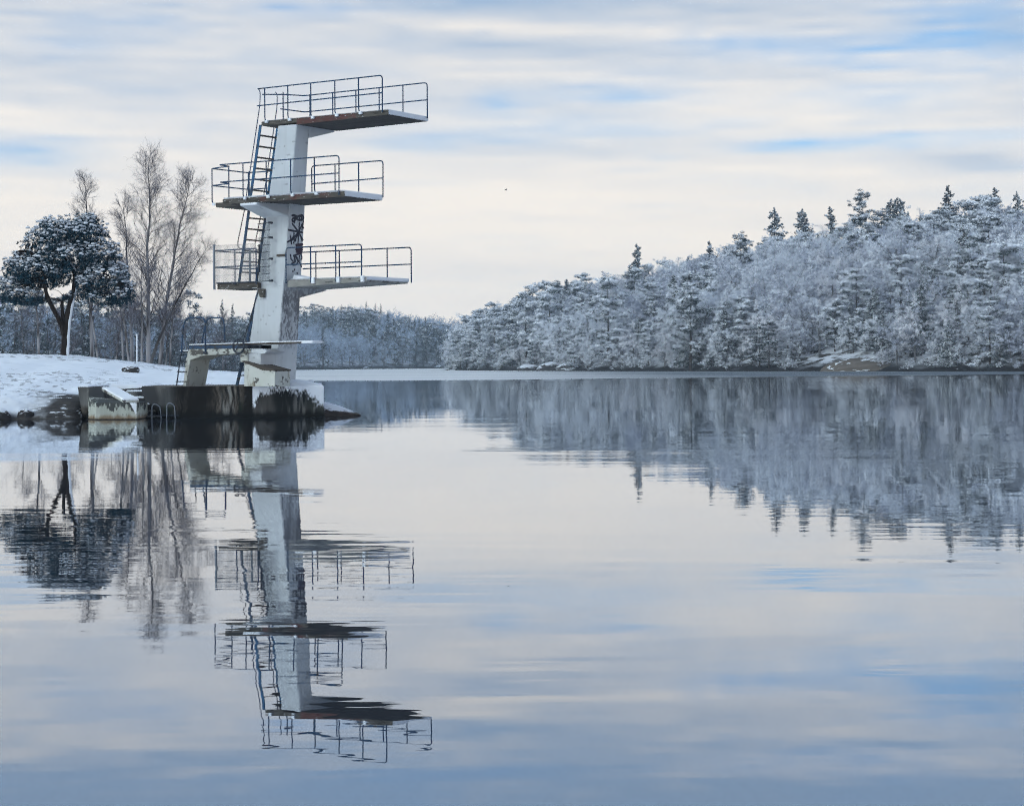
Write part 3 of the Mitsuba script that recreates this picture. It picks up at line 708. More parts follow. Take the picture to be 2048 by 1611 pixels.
bd = put(sp + '__board', toW(hull([(s, t, z) for t in (.98, 1.5) for s, z in ((-2.5, 2.43), (-2.5, 2.45), (-.5, 2.43), (-.5, 2.475), (1.0, 2.44), (1.0, 2.50), (2.83, 2.475), (2.83, 2.515))])), 'dark_wood', 'long dark diving board')
bs = []
for s0, s1, z0, z1 in ((-2.5, -.5, 2.452, 2.478), (-.5, 1.0, 2.478, 2.503), (1.0, 2.83, 2.503, 2.518)):
    bs.append(hull([(s, t, z) for s, z in ((s0, z0), (s1, z1)) for t in (.98, 1.5)] + [(s, t, z + .03) for s, z in ((s0, z0), (s1, z1)) for t in (1.0, 1.48)]))
put(bd + '__snow', toW(bs[0] + bs[1] + bs[2]), 'snow')
put(bd + '__tip', toW(hull([(2.40, t, z) for t in (.97, 1.51) for z in (2.46, 2.525)] + [(2.86, t, z) for t in (.97, 1.51) for z in (2.465, 2.53)])), 'snow', 'frosted board tip')
fr = MB()
for m_ in (box(.0, .68, 1.50, 1.54, 2.395, 2.42), box(.0, .68, 1.50, 1.54, 2.30, 2.325), box(.0, .16, 1.50, 1.54, 2.325, 2.395), box(.62, .68, 1.50, 1.54, 2.325, 2.395), box(.0, .68, .96, 1.0, 2.30, 2.42), box(.2, .30, 1.0, 1.5, 2.31, 2.43)):
    fr.add(toW(m_))
put(sp + '__fulcrum_frame', fr.mesh, 'dark_steel')
hw = tag(take(sp + '__handwheel'), 'dark spoked fulcrum handwheel')
ang = np.linspace(0, 2 * np.pi, 33)
cs, ct, cz, r_ = -.06, 1.78, 2.385, .235
put(hw + '__rim', tubes(L(cs + r_ * np.cos(ang), np.full(33, ct), cz + r_ * np.sin(ang)), .034, 8, False), 'dark_steel', smooth=True)
for a in (1.9, 1.9 + 2.094, 1.9 + 4.189):
    put(hw + '__spoke', pipe([(cs, ct, cz), (cs + r_ * math.cos(a), ct, cz + r_ * math.sin(a))], .022), 'dark_steel')
put(hw + '__hub', pipe([(cs, ct + .03, cz), (cs, 1.45, cz)], .035), 'dark_steel')
put(hw + '__gearbox', toW(box(-.02, .2, 1.52, 1.62, 2.28, 2.42, .02)), 'dark_steel')
g1 = tag(take(sp + '__guard_rail'), 'near blue guard rail')
put(g1 + '__rail', pipe([(-2.70, 1.66, 2.2), (-2.62, 1.66, 3.1), (-2.46, 1.66, 3.38), (-1.68, 1.66, 3.39), (-1.62, 1.66, 3.15), (-1.63, 1.66, 2.17)], .028, .13), 'blue_paint', smooth=50)
put(g1 + '__foot', toW(box(-1.70, -1.56, 1.62, 1.69, 2.13, 2.22)), 'dark_steel')
g2 = tag(take(sp + '__guard_rail'), 'far blue guard rail')
put(g2 + '__rail', pipe([(-2.75, .56, 2.45), (-2.58, .56, 3.24), (-2.42, .56, 3.39), (-1.79, .56, 3.40), (-1.72, .56, 3.15), (-1.70, .56, 2.3)], .028, .13), 'blue_paint', smooth=50)
la = tag(take(sp + '__ladder'), 'steep steel ladder at the back of the springboard')
for t in (1.62, 1.0):
    put(la + '__stringer', pipe([(-2.97, t, 1.05), (-2.74, t, 2.25), (-2.66, t, 2.9)], .022, .1), 'dark_steel', smooth=50)
for s, z in ((-2.93, 1.2), (-2.86, 1.54), (-2.80, 1.88), (-2.73, 2.22)):
    put(la + '__rung', toW(box(s - .06, s + .06, 1.0, 1.64, z - .018, z + .018)), 'dark_steel')
    put(la + '__bracket', toW(box(s + .05, -2.5, 1.60, 1.625, z - .016, z + .016)), 'dark_steel')
put(la + '__snow', toW(hull([(-2.80 + a, 1.0 + b, 2.24 + e) for a in (0, .35) for b in (0, .62) for e in (0, .04)])), 'snow')

# ------------------------------------------------------------------ trees
def unit(v): return v / (np.linalg.norm(v, axis=-1, keepdims=True) + 1e-12)


class Soup:
    def __init__(self): self.V, self.F, self.C, self.n = [], [], [], 0

    def add(self, v, f, c):
        v = np.asarray(v, float); self.V.append(v); self.F.append(np.asarray(f) + self.n); self.n += len(v)
        self.C.append(np.broadcast_to(np.asarray(c, float), v.shape))

    def blades(self, base, vec, half, col):
        """Thin triangles: base point, vector to the tip, half width vector."""
        v = np.stack([base - half, base + half, base + vec], 1).reshape(-1, 3)
        self.add(v, np.arange(len(v)).reshape(-1, 3), np.repeat(np.broadcast_to(col, base.shape), 3, 0))

    def leaves(self, base, vec, half, col):
        """Rhombi."""
        mid_ = base + vec * .45
        v = np.stack([base, mid_ + half, base + vec, mid_ - half], 1).reshape(-1, 3)
        k = np.arange(len(base))[:, None] * 4
        self.add(v, np.vstack([k + [0, 1, 2], k + [0, 2, 3]]), np.repeat(np.broadcast_to(col, base.shape), 4, 0))

    def out(self): return np.vstack(self.V), np.vstack(self.F), np.vstack(self.C)


def spawn(R, P, n, u0, u1, ang, length, k=4, up=.2, jit=.25, ulen=None):
    """Children of the polylines P (m,j,3): n each, leaving at about ang radians; returns their polylines and where on the parent they sit."""
    m, j, _ = P.shape
    u = u0 + (u1 - u0) * (np.arange(n) + R.rand(m, n)) / n
    x = u * (j - 1); i = np.clip(x.astype(int), 0, j - 2); fr_ = (x - i)[..., None]
    a = np.take_along_axis(P, i[..., None], 1); b = np.take_along_axis(P, i[..., None] + 1, 1)
    base = a * (1 - fr_) + b * fr_
    tan = unit(b - a)
    per = unit(np.cross(tan, R.randn(m, n, 3)))
    an = (ang * (1 + jit * R.randn(m, n)))[..., None]
    d0 = unit(tan * np.cos(an) + per * np.sin(an))
    ln = np.asarray(length(u) if callable(length) else length * (1 - .45 * u)) * (1 + .25 * R.randn(m, n))
    ln = np.clip(ln, .05, None)[..., None, None]
    s = np.linspace(0, 1, k)[None, None, :, None]
    bendv = np.array([0, 0, up]) + .22 * R.randn(m, n, 3)
    pts = base[..., None, :] + ln * (d0[..., None, :] * s + bendv[..., None, :] * s * s * .6 + .05 * R.randn(m, n, k, 3) * s)
    return pts.reshape(m * n, k, 3), u.reshape(-1)


def ribbons(S, R, P, w, col):
    """Polylines as flat tapering ribbons, each facing its own way."""
    n, k, _ = P.shape
    side = unit(np.cross(P[:, -1] - P[:, 0], R.randn(n, 3)))[:, None] * (np.linspace(1, .25, k)[None, :, None] * np.reshape(w, (-1, 1, 1)) * .5)
    v = np.stack([P - side, P + side], 2).reshape(-1, 3)
    i = np.arange(k - 1)
    q = np.stack([2 * i, 2 * i + 1, 2 * i + 3, 2 * i + 2], -1)
    q = (q[None] + (np.arange(n) * 2 * k)[:, None, None]).reshape(-1, 4)
    c = np.broadcast_to(col, P.shape) if np.ndim(col) < 3 else col
    S.add(v, np.vstack([q[:, [0, 1, 2]], q[:, [0, 2, 3]]]), np.repeat(c.reshape(-1, 3), 2, 0))


def facing(R, vec, pos, rnd=.5, up=.8):
    """Half-width directions that turn thin blades outwards from the stem and upwards, as rimed twigs catch the light."""
    out = np.concatenate([pos[..., :2], np.zeros(pos.shape[:-1] + (1,))], -1)
    return unit(np.cross(vec, unit(out) + [0, 0, up] + rnd * R.randn(*vec.shape)))


FROST = np.array([.90, .92, .95])


def frosted_colours(R, n, dark, frost, amount):
    a = np.clip(amount + .28 * R.randn(n, 1), 0, 1)
    return dark * (1 - a) + frost * a


def broadleaf(seed, H, spread, detail=1.0, droop=0.0, tint=(1, 1, 1), frost=.85, base=.22):
    """A bare frost-covered tree: (trunk soup, crown soup)."""
    R = np.random.RandomState(seed)
    fr_c = FROST * tint
    tr, cr = Soup(), Soup()
    k = 8
    z = np.linspace(0, .86 * H, k)
    trunk = np.stack([np.cumsum(R.randn(k) * .018 * H) * np.linspace(0, 1, k), np.cumsum(R.randn(k) * .018 * H) * np.linspace(0, 1, k), z], 1)[None]
    v, f = tubes(trunk, np.linspace(.018 * H, .004 * H, k)[None], 6)
    nz_ = np.clip((v[:, 0] * .0 + R.rand(len(v))), 0, 1)[:, None]
    tr.add(v, f, np.array([.055, .046, .042]) * (1 - .5 * nz_) + np.array([.45, .45, .48]) * .5 * nz_)
    top = lambda u: spread * (.35 + .95 * np.sin(np.clip((u - base) / (1 - base), 0, 1) * 2.7 + .35)) * .62
    l1, u1 = spawn(R, trunk, int(17 * detail ** .5), base, .99, 1.22, top, 5, .16)
    v, f = tubes(l1, np.linspace(.0062 * H, .002 * H, 5)[None] * (1.2 - .7 * u1[:, None]), 4, False)
    tr.add(v, f, np.array([.12, .11, .11]))
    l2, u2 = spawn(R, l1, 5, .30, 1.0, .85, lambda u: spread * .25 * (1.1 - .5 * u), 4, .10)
    ribbons(cr, R, l2, .07, frosted_colours(R, len(l2), np.array([.06, .06, .075]), fr_c * .85, frost * .5)[:, None, :] * np.ones((1, 4, 1)))  # less frost colour on inner branches paints in the shade inside the crown
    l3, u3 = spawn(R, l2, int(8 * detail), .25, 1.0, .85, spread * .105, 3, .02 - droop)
    ribbons(cr, R, l3, .055, frosted_colours(R, len(l3), np.array([.11, .115, .135]), fr_c * .9, frost * .8)[:, None, :] * np.ones((1, 3, 1)))  # inner twigs also darkened in colour for crown shade
    n = int(6 * detail ** .5)
    l4, u4 = spawn(R, l3, n, .15, 1.0, .9, spread * .062, 2, -.03 - droop * 1.6)
    vec = l4[:, 1] - l4[:, 0]
    side = facing(R, vec, l4[:, 0]) * (.040 + .035 * R.rand(len(vec), 1)) * (spread / 6) / detail ** .5
    cr.blades(l4[:, 0], vec, side, frosted_colours(R, len(vec), np.array([.30, .31, .34]), fr_c, frost + .25))
    return tr.out(), cr.out()


def needle_tree(seed, H, width, kind, dark, snow=.5, detail=1.0):
    """Spruce or pine with snow lying on its branches."""
    R = np.random.RandomState(seed)
    tr, cr = Soup(), Soup()
    k = 7
    trunk = np.stack([np.cumsum(R.randn(k)) * .006 * H, np.cumsum(R.randn(k)) * .006 * H, np.linspace(0, .985 * H, k)], 1)[None]
    v, f = tubes(trunk, np.linspace(.015 * H, .0015 * H, k)[None], 6)
    tr.add(v, f, np.array([.06, .045, .038]))
    dark, S_ = np.array(dark), FROST
    if kind == 'spruce':
        # whorls of drooping boughs, each a flat spray of side shoots
        prof = lambda u: width * .5 * np.clip(1.0 - u, 0, 1) ** .72 * (.86 + .26 * np.sin(np.floor(u * 19) * 2.4 + seed)) + .05
        l1, u1 = spawn(R, trunk, int(130 * detail), .05, .996, 1.55, prof, 5, -.28, .08)
        l1[:, 3:, 2] += np.linalg.norm(l1[:, 3:] - l1[:, :1], axis=2) * np.array([.05, .14])
        ribbons(cr, R, l1, .12, dark * .8)
        n = int(12 * detail ** .5)
        ll = np.linalg.norm(l1[:, -1] - l1[:, 0], axis=1)[:, None]
        l2, u2 = spawn(R, l1, n, .08, 1.0, .8, lambda u: (1.15 - .75 * u) * np.minimum(.62 * width / 4.5, .10 + .42 * ll), 2, -.30, .15)
        vec = l2[:, 1] - l2[:, 0]
        w_ = .115 * width / 4.5 / detail ** .5
        side = unit(np.cross(vec, np.array([0, 0, 1.]) + .45 * R.randn(len(vec), 3))) * w_ * (.7 + .8 * R.rand(len(vec), 1))
        col = dark * (.55 + .9 * R.rand(len(vec), 1))
        cr.leaves(l2[:, 0], vec, side, col)
        # snow along the upper side of some boughs
        bough = np.repeat(R.rand(len(l1)) < snow * 1.3, n)
        keep = bough & (R.rand(len(vec)) < .30 + .75 * snow)
        cr.leaves(l2[keep, 0] + [0, 0, .07], vec[keep] * .95, facing(R, vec[keep], l2[keep, 0], .3, 1.0) * w_ * 1.05, S_)
    else:
        # tiers of boughs carrying flat pads of needles, each pad capped with snow
        prof = lambda u: width * .5 * np.clip(.16 + 1.0 * np.clip(1.04 - u, 0, 1) ** .62 * np.clip(.45 + u * 2.2, 0, 1), .12, 1.2) * (.70 + .6 * np.sin(np.floor(u * 11) * 2.1 + seed) ** 2)
        l1, u1 = spawn(R, trunk, int(36 * detail), .10, .985, 1.40, prof, 4, .10, .15)
        ribbons(cr, R, l1, .10, np.array([.05, .042, .036]))
        cl, uc = spawn(R, l1, 3, .30, 1.0, .7, lambda u: .11 * width, 2, .15)
        cen = np.vstack([cl[:, 1], l1[:, -1] * .96 + l1[:, 0] * .04, trunk[0, -1:] + [0, 0, .1]])
        rr = (width * .115 * (.75 + .6 * R.rand(len(cen))))[:, None, None]
        flat = np.array([1, 1, .46])
        m = int(34 * detail)
        dirs = unit(R.randn(len(cen), m, 3)) * flat
        base = cen[:, None] + dirs * rr * (.10 + .70 * R.rand(len(cen), m, 1))
        vec = (dirs * (.45 + .5 * R.rand(len(cen), m, 1)) + [0, 0, .16]) * rr
        side = facing(R, vec, base, .6, .6) * rr * .135 / detail ** .5
        up_ = (base - cen[:, None])[..., 2:] / (rr * .46)
        padsnow = np.clip(snow + .30 * R.randn(len(cen), 1, 1), 0, 1.2)
        a = np.clip((up_ - .50 + padsnow + .25 * R.randn(len(cen), m, 1)) * 1.6, 0, 1)
        col = dark * (.5 + .9 * R.rand(len(cen), 1, 1)) * (.7 + .6 * R.rand(len(cen), m, 1)) * (1 - a) + S_ * a
        cr.blades(base.reshape(-1, 3), vec.reshape(-1, 3), side.reshape(-1, 3), col.reshape(-1, 3))
        mm = int(12 * detail)
        rad, th = np.sqrt(R.rand(len(cen), mm)) * .85, R.rand(len(cen), mm) * 6.283
        b2 = cen[:, None] + np.stack([rad * np.cos(th), rad * np.sin(th), .46 * np.sqrt(1 - rad ** 2) + .05], -1) * rr
        an = R.rand(len(cen), mm) * 6.283
        v2 = np.stack([np.cos(an), np.sin(an), R.randn(len(cen), mm) * .25], -1) * rr * .50
        s2 = facing(R, v2, b2, .3, 1.0) * rr * .24
        kp = (R.rand(len(cen), mm) < padsnow[..., 0] * 1.1).reshape(-1)
        cr.leaves(b2.reshape(-1, 3)[kp], v2.reshape(-1, 3)[kp], s2.reshape(-1, 3)[kp], S_)
    return tr.out(), cr.out()


PROTO, MADE = {}, {}


def proto(name, pair):
    PROTO[name] = True
    (tv_, tf_, tc_), (cv_, cf_, cc_) = pair
    scene['group_' + name] = {'type': 'shapegroup', 'trunk': mikit.ply((tv_, tf_), 'tree_colour', color=tc_), 'crown': mikit.ply((cv_, cf_), 'tree_colour', color=cc_)}


GREY, DEEP = (.050, .070, .066), (.026, .044, .044)
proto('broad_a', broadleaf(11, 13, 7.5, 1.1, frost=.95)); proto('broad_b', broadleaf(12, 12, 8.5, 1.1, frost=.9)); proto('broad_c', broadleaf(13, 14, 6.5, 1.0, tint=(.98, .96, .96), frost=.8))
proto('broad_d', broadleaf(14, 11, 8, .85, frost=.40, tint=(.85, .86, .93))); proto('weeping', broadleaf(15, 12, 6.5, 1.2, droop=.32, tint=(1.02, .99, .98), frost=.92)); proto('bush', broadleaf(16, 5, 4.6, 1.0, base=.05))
proto('pine_a', needle_tree(21, 17, 6.2, 'pine', (.035, .055, .054), .70)); proto('pine_b', needle_tree(22, 16, 7.2, 'pine', GREY, .90)); proto('pine_c', needle_tree(23, 15, 5.6, 'pine', (.035, .05, .052), .50))
proto('spruce_a', needle_tree(31, 16, 6.6, 'spruce', DEEP, .80)); proto('spruce_b', needle_tree(32, 15, 7.4, 'spruce', DEEP, .95)); proto('spruce_c', needle_tree(33, 17, 6.2, 'spruce', (.03, .045, .05), .60))
proto('far_broad_a', broadleaf(41, 12, 8.5, .6, frost=.42, tint=(.74, .86, 1.0))); proto('far_broad_b', broadleaf(42, 12, 9, .6, frost=.28, tint=(.70, .84, 1.0))); proto('far_pine', needle_tree(43, 15, 7.0, 'pine', (.05, .07, .075), .30, .5)); proto('far_spruce', needle_tree(44, 16, 6.4, 'spruce', (.03, .045, .05), .2, .5))  # far frost coloured bluer and darker to stand for haze and weaker light
PH = dict(broad_a=13, broad_b=12, broad_c=14, broad_d=11, weeping=12, bush=5, pine_a=17, pine_b=16, pine_c=15, spruce_a=16, spruce_b=15, spruce_c=17, far_broad_a=12, far_broad_b=12, far_pine=15, far_spruce=16)
FNAME = {'broad': 'frosted_broadleaf_tree', 'weepi': 'frosted_birch_tree', 'bush': 'frosted_bush', 'pine_': 'snowy_pine_tree', 'spruc': 'snowy_spruce_tree'}


def plant(p, x, y, z, h, rot, wide=1.0, key=None, label=None, cat='tree', group=None):
    s = h / PH[p]
    M = T().translate([float(x), float(y), float(z)]).rotate([0, 0, 1], float(rot)).scale([float(s * wide), float(s * wide), float(s)])
    scene[key] = {'type': 'instance', 'to_world': M, 'shapegroup': {'type': 'ref', 'id': 'group_' + p}}
    if label:
        tag(key, label, cat, group)


COUNT = {}


def number(name):
    COUNT[name] = COUNT.get(name, 0) + 1
    return name if COUNT[name] == 1 else f'{name}_{COUNT[name] - 1:03d}'


# trees that can be told apart: prototype, x, y, top height, own height (None: as the prototype stands on the ground), label
NAMED = [
    ('spruce_a', 77.0, 560, 47.2, 17, 'pointed dark spruce standing clear of the ridge line, widest of the firs on the skyline'),
    ('spruce_a', 35.4, 540, 35.6, 13, 'small pointed spruce on the left part of the ridge line'),
    ('spruce_c', 53.0, 520, 34.9, 14, 'dark narrow spruce surrounded by white frosted crowns left of the middle of the hill'),
    ('pine_c', 85.8, 470, 42.9, 17, 'tall ragged pine rising highest above the right middle of the ridge'),
    ('pine_a', 79.6, 430, 34.6, 18, 'large snow-dusted pine in front of the tallest ridge pine'),
    ('spruce_c', 101.5, 450, 43.2, 15, 'dark tapering spruce on the skyline right of the tallest ridge pine'),
    ('pine_c', 101.0, 448, 37.5, 12, 'broad dark pine just below the skyline spruce on the right'),
    ('pine_a', 86.0, 410, 31.3, 16, 'snowy pine on the upper slope, right of the large dusted pine'),
    ('spruce_c', 120.7, 480, 45.3, 12, 'lone small dark treetop over the frosted ridge near the right edge'),
    ('spruce_a', 102.1, 520, 46.0, 14, 'left one of three thin spires on the right ridge'),
    ('spruce_c', 104.8, 525, 46.9, 14, 'middle one of three thin spires on the right ridge'),
    ('spruce_a', 107.5, 530, 47.0, 14, 'right one of three thin spires on the right ridge'),
    ('spruce_a', 82.6, 550, 45.9, 15, 'left one of a pair of spruces on the ridge right of the widest skyline fir'),
    ('spruce_c', 84.9, 552, 45.2, 14, 'right one of a pair of spruces on the ridge right of the widest skyline fir'),
    ('spruce_c', 89.5, 540, 45.7, 14, 'stubby dark spruce on the ridge left of the tallest ridge pine'),
    ('pine_a', 37.1, 400, 20.5, None, 'tall grey-green snowy pine at the water in the middle of the wooded shore'),
    ('pine_b', 22.2, 445, 21.0, None, 'stout snowy pine at the water left of the tall grey-green shore pine'),
    ('pine_b', 3.6, 510, 22.0, None, 'tall snowy pine near the left tip of the wooded headland'),
    ('pine_b', 9.9, 497, 22.6, None, 'second tall snowy pine from the left on the headland, darker inside'),
    ('spruce_b', 67.8, 352, 11.2, None, 'small snow-laden spruce at the water beside the bare brown bank'),
    ('spruce_a', 73.2, 345, 16.3, None, 'tall dark drooping spruce at the water right of the bare brown bank'),
    ('pine_b', 65.9, 375, 14.7, None, 'bushy pine with heavy snow pads above the bare brown bank'),
    ('weeping', 52.3, 382, 11.1, None, 'pinkish-white weeping birch at the water left of the bare brown bank'),
    ('weeping', 49.0, 386, 11.8, None, 'pale frosted birch left of the pinkish weeping birch'),
    ('weeping', 79.2, 340, 13.5, None, 'cream-white weeping birch towering at the water near the right edge'),
    ('pine_b', -9.2, 560, 14.6, None, 'rounded snowy pine leading the left tip of the headland'),
    ('pine_a', -15.4, 574, 12.2, None, 'narrow snowy pine just behind the white bush on the tip of the headland'),
    ('pine_b', -4.6, 533, 17.0, None, 'thick snowy pine between the rounded pine and the tallest pine of the headland'),
    ('pine_a', 1.0, 522, 18.5, None, 'upright snowy pine leaning over the left side of the headland'),
    ('bush', -17.5, 590, 8.5, None, 'white frosted bush at the very tip of the headland'),
    ('pine_c', 57.1, 480, 33.5, 15, 'mottled pine on the upper slope below the widest skyline fir'),
]
placed = []
for p, x, y, top, own, lab in NAMED:
    zg = float(h_right(x, y)[0][0])
    if own is None:
        zb_ = max(zg, 0.0) - .2
        h = top - zb_
    else:
        h = max(own, top - zg) if top - zg < own + 6 else own + 4
        zb_ = top - h
        if zb_ > zg:  # keep it rooted
            h, zb_ = top - zg, zg
    key = number(FNAME[p[:5] if p != 'bush' else 'bush'])
    plant(p, x, y, zb_, h, rng.rand() * 360, np.clip(PH[p] / h, .55, 1.25) ** .5 * (1.5 if p.startswith('spruce') and own else 1.0), key, lab, 'bush' if p == 'bush' else 'tree')
    placed.append((x, y))
placed = np.array(placed)


def scatter(fn, x0, x1, y0, y1, step, dmin, dmax, R):
    X, Y = np.meshgrid(np.arange(x0, x1, step), np.arange(y0, y1, step))
    x = (X + (R.rand(*X.shape) - .5) * step * .95).ravel(); y = (Y + (R.rand(*X.shape) - .5) * step * .95).ravel()
    z, d = fn(x, y)
    px = 1024 + 3850 * x / y
    ok = (d > dmin) & (d < dmax) & (px > -90) & (px < 2140)
    return x[ok], y[ok], z[ok], d[ok]


R = np.random.RandomState(3)
x, y, z, d = scatter(h_right, -30, 160, 250, 720, 6.7, 1.5, 118, R)
b_ = scatter(h_right, -30, 160, 250, 720, 3.0, .4, 11, R)
x, y, z, d = (np.concatenate(q_) for q_ in zip((x, y, z, d), b_))
young = np.arange(len(x)) >= len(x) - len(b_[0])
far_ok = np.array([np.min(np.hypot(placed[:, 0] - a, placed[:, 1] - b)) > 3.2 for a, b in zip(x, y)])
x, y, z, d, young = x[far_ok], y[far_ok], z[far_ok], d[far_ok], young[far_ok]
patch = .5 + .6 * (meshkit.fbm(np.stack([x * .03, y * .03, x * 0], -1), 3, 4) - .5)
con = patch + .36 * (R.rand(len(x)) - .5) + np.where((x < 18) & (d < 30), .16, 0) - np.where((x > 24) & (d > 16) & (d < 75), .07, 0) + np.where(d > 66, .09, 0)
size = R.rand(len(x))
entries = []
for i in range(len(x)):
    px_ = 1024 + 3850 * x[i] / y[i]
    if 1600 < px_ < 1735 and d[i] < 7:
        continue  # the bare bank
    if con[i] > .60:
        p = ('pine_a', 'pine_b', 'pine_c', 'pine_b')[R.randint(4)] if R.rand() < .68 else ('spruce_a', 'spruce_b')[R.randint(2)]
        h = 10.0 + 6.5 * size[i]
    else:
        p = ('broad_a', 'broad_b', 'broad_c', 'broad_a', 'broad_d', 'broad_b', 'weeping', 'broad_d')[R.randint(8)]
        h = 8.0 + 5.5 * size[i]
        if d[i] < 5 and R.rand() < .45:
            p, h = 'bush', 3 + 2.2 * size[i]
    if d[i] < 6:
        h *= .8
    if young[i]:
        h *= (.35 + .45 * R.rand()) if x[i] > 6 else (.6 + .4 * R.rand())
    entries.append((h / y[i], p, x[i], y[i], z[i] - .25, h, d[i]))
entries.sort(key=lambda e: -e[0])
KIND = {'frosted_broadleaf_tree': ('frost-white bare broadleaf tree', 'broadleaf trees'), 'frosted_birch_tree': ('pale weeping frosted birch', 'weeping birches'), 'frosted_bush': ('low white frosted bush', 'bushes'),
        'snowy_pine_tree': ('grey-green snow-dusted pine', 'pines'), 'snowy_spruce_tree': ('narrow snow-dusted spruce', 'spruces')}


def where(px, dd):
    """Which stretch of the hillside a tree stands on, in words."""
    row = 'at the waterline' if dd < 9 else 'low' if dd < 32 else 'halfway up' if dd < 66 else 'high'
    col_ = 'on the left tip of the wooded headland' if px < 1130 else 'on the left half of the right hill' if px < 1420 else 'on the middle of the right hill' if px < 1720 else 'on the right end of the hill'
    return row + ' ' + col_


stuff_n = 0
for _, p, a, b, c_, h, dd in entries:
    nm = FNAME[p[:5] if p != 'bush' else 'bush']
    wide = (.95 + .40 * R.rand()) * (1.12 if p.startswith('broad') else 1.0)
    if COUNT.get(nm, 0) < 300 and not (nm == 'frosted_broadleaf_tree' and COUNT.get(nm, 0) >= 296):
        spot = where(1024 + 3850 * a / b, dd)
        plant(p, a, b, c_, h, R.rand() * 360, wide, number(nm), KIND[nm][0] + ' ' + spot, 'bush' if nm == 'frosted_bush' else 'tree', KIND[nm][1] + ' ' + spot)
    else:
        stuff_n += 1
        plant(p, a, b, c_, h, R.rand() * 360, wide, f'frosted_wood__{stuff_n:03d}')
if stuff_n:
    tag('frosted_wood', 'frosted broadleaf wood covering the back of the right hillside', 'wood', kind='stuff')

# the far left shore: one mass of wood, with a few firs that stand out
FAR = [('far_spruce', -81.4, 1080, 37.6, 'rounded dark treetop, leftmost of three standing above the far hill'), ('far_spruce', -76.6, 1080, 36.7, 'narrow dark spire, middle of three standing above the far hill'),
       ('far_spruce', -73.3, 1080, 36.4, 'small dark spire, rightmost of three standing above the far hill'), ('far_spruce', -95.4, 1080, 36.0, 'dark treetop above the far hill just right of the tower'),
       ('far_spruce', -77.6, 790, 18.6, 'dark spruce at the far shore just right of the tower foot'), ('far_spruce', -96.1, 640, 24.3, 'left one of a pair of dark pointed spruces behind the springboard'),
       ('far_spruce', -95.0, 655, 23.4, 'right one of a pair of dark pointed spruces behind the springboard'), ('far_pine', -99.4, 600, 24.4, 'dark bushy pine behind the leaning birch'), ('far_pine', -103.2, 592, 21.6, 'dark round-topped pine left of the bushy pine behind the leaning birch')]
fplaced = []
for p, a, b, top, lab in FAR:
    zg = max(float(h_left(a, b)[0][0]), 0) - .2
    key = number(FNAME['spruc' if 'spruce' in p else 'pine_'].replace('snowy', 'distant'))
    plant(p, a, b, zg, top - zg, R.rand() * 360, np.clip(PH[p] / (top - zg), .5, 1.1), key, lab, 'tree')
    fplaced.append((a, b))
x, y, z, d = scatter(h_left, -330, 40, 240, 1200, 7.4, 1.5, 205, R)
d2 = signed(RIGHT, x, y, 1)
ok = (d2 < -6) & ((y > 700) | (d < 60))
x, y, z, d = x[ok], y[ok], z[ok], d[ok]
patch = meshkit.fbm(np.stack([x * .016, y * .012, x * 0 + 3], -1), 3, 14)
n_far = 0
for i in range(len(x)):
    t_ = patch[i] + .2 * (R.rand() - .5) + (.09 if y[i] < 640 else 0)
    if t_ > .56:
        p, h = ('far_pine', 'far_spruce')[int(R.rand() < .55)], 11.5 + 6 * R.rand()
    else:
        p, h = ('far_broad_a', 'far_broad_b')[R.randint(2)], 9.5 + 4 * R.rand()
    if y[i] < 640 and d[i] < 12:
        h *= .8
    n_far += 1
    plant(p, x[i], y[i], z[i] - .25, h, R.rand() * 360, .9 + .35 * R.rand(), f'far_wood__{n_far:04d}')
tag('far_wood', 'frosted wood, distance haze blue mixed into its colour, along the far left shore and hill', 'wood', kind='stuff')

# bare brown bank and shore rocks on the right, snowy stones on the far shore
bv, bf = lump(0, 0, 0, 1, 1, 1, 31, 4, .12, 1.5)
put('bare_bank', (np.stack([64.0 + bv[:, 0] * 7.0, 352.5 - .55 * bv[:, 0] * 7 + bv[:, 1] * 6, bv[:, 2] * 2.6 - .2], 1), bf), 'bare_bank', 'bare brown rock bank at the water below the right hillside', 'rock bank', smooth=60)
for a, b, r_, h, sd, lab in ((9.5, 474, 3.4, 2.2, 3, 'dark snow-streaked boulder at the headland shore below the tall pines'), (13.5, 462, 3.0, 1.9, 5, 'long dark boulder right of the snow-streaked headland boulder'), (4.5, 491, 3.0, 1.8, 6, 'dark boulder at the waterline left of the snow-streaked headland boulder')):
    put('shore_boulder', lump(a, b, .1, r_, r_ * .8, h, sd, 3, .3), 'dark_rock', lab, 'rock', smooth=40)
for a, b, r_, h, sd, lab in ((-81, 826, 1.6, 1.1, 8, 'small snow-capped stone on the far shore right of the tower'), (-34, 893, 2.0, 1.2, 9, 'snow-capped stone at the far shore near the headland'), (-64, 846, 1.5, .9, 10, 'little snow-capped stone in the middle of the far shore')):
    put('far_stone', lump(a, b, .2, r_, r_, h, sd, 2, .25), 'dark_rock', lab, 'rock', smooth=40)

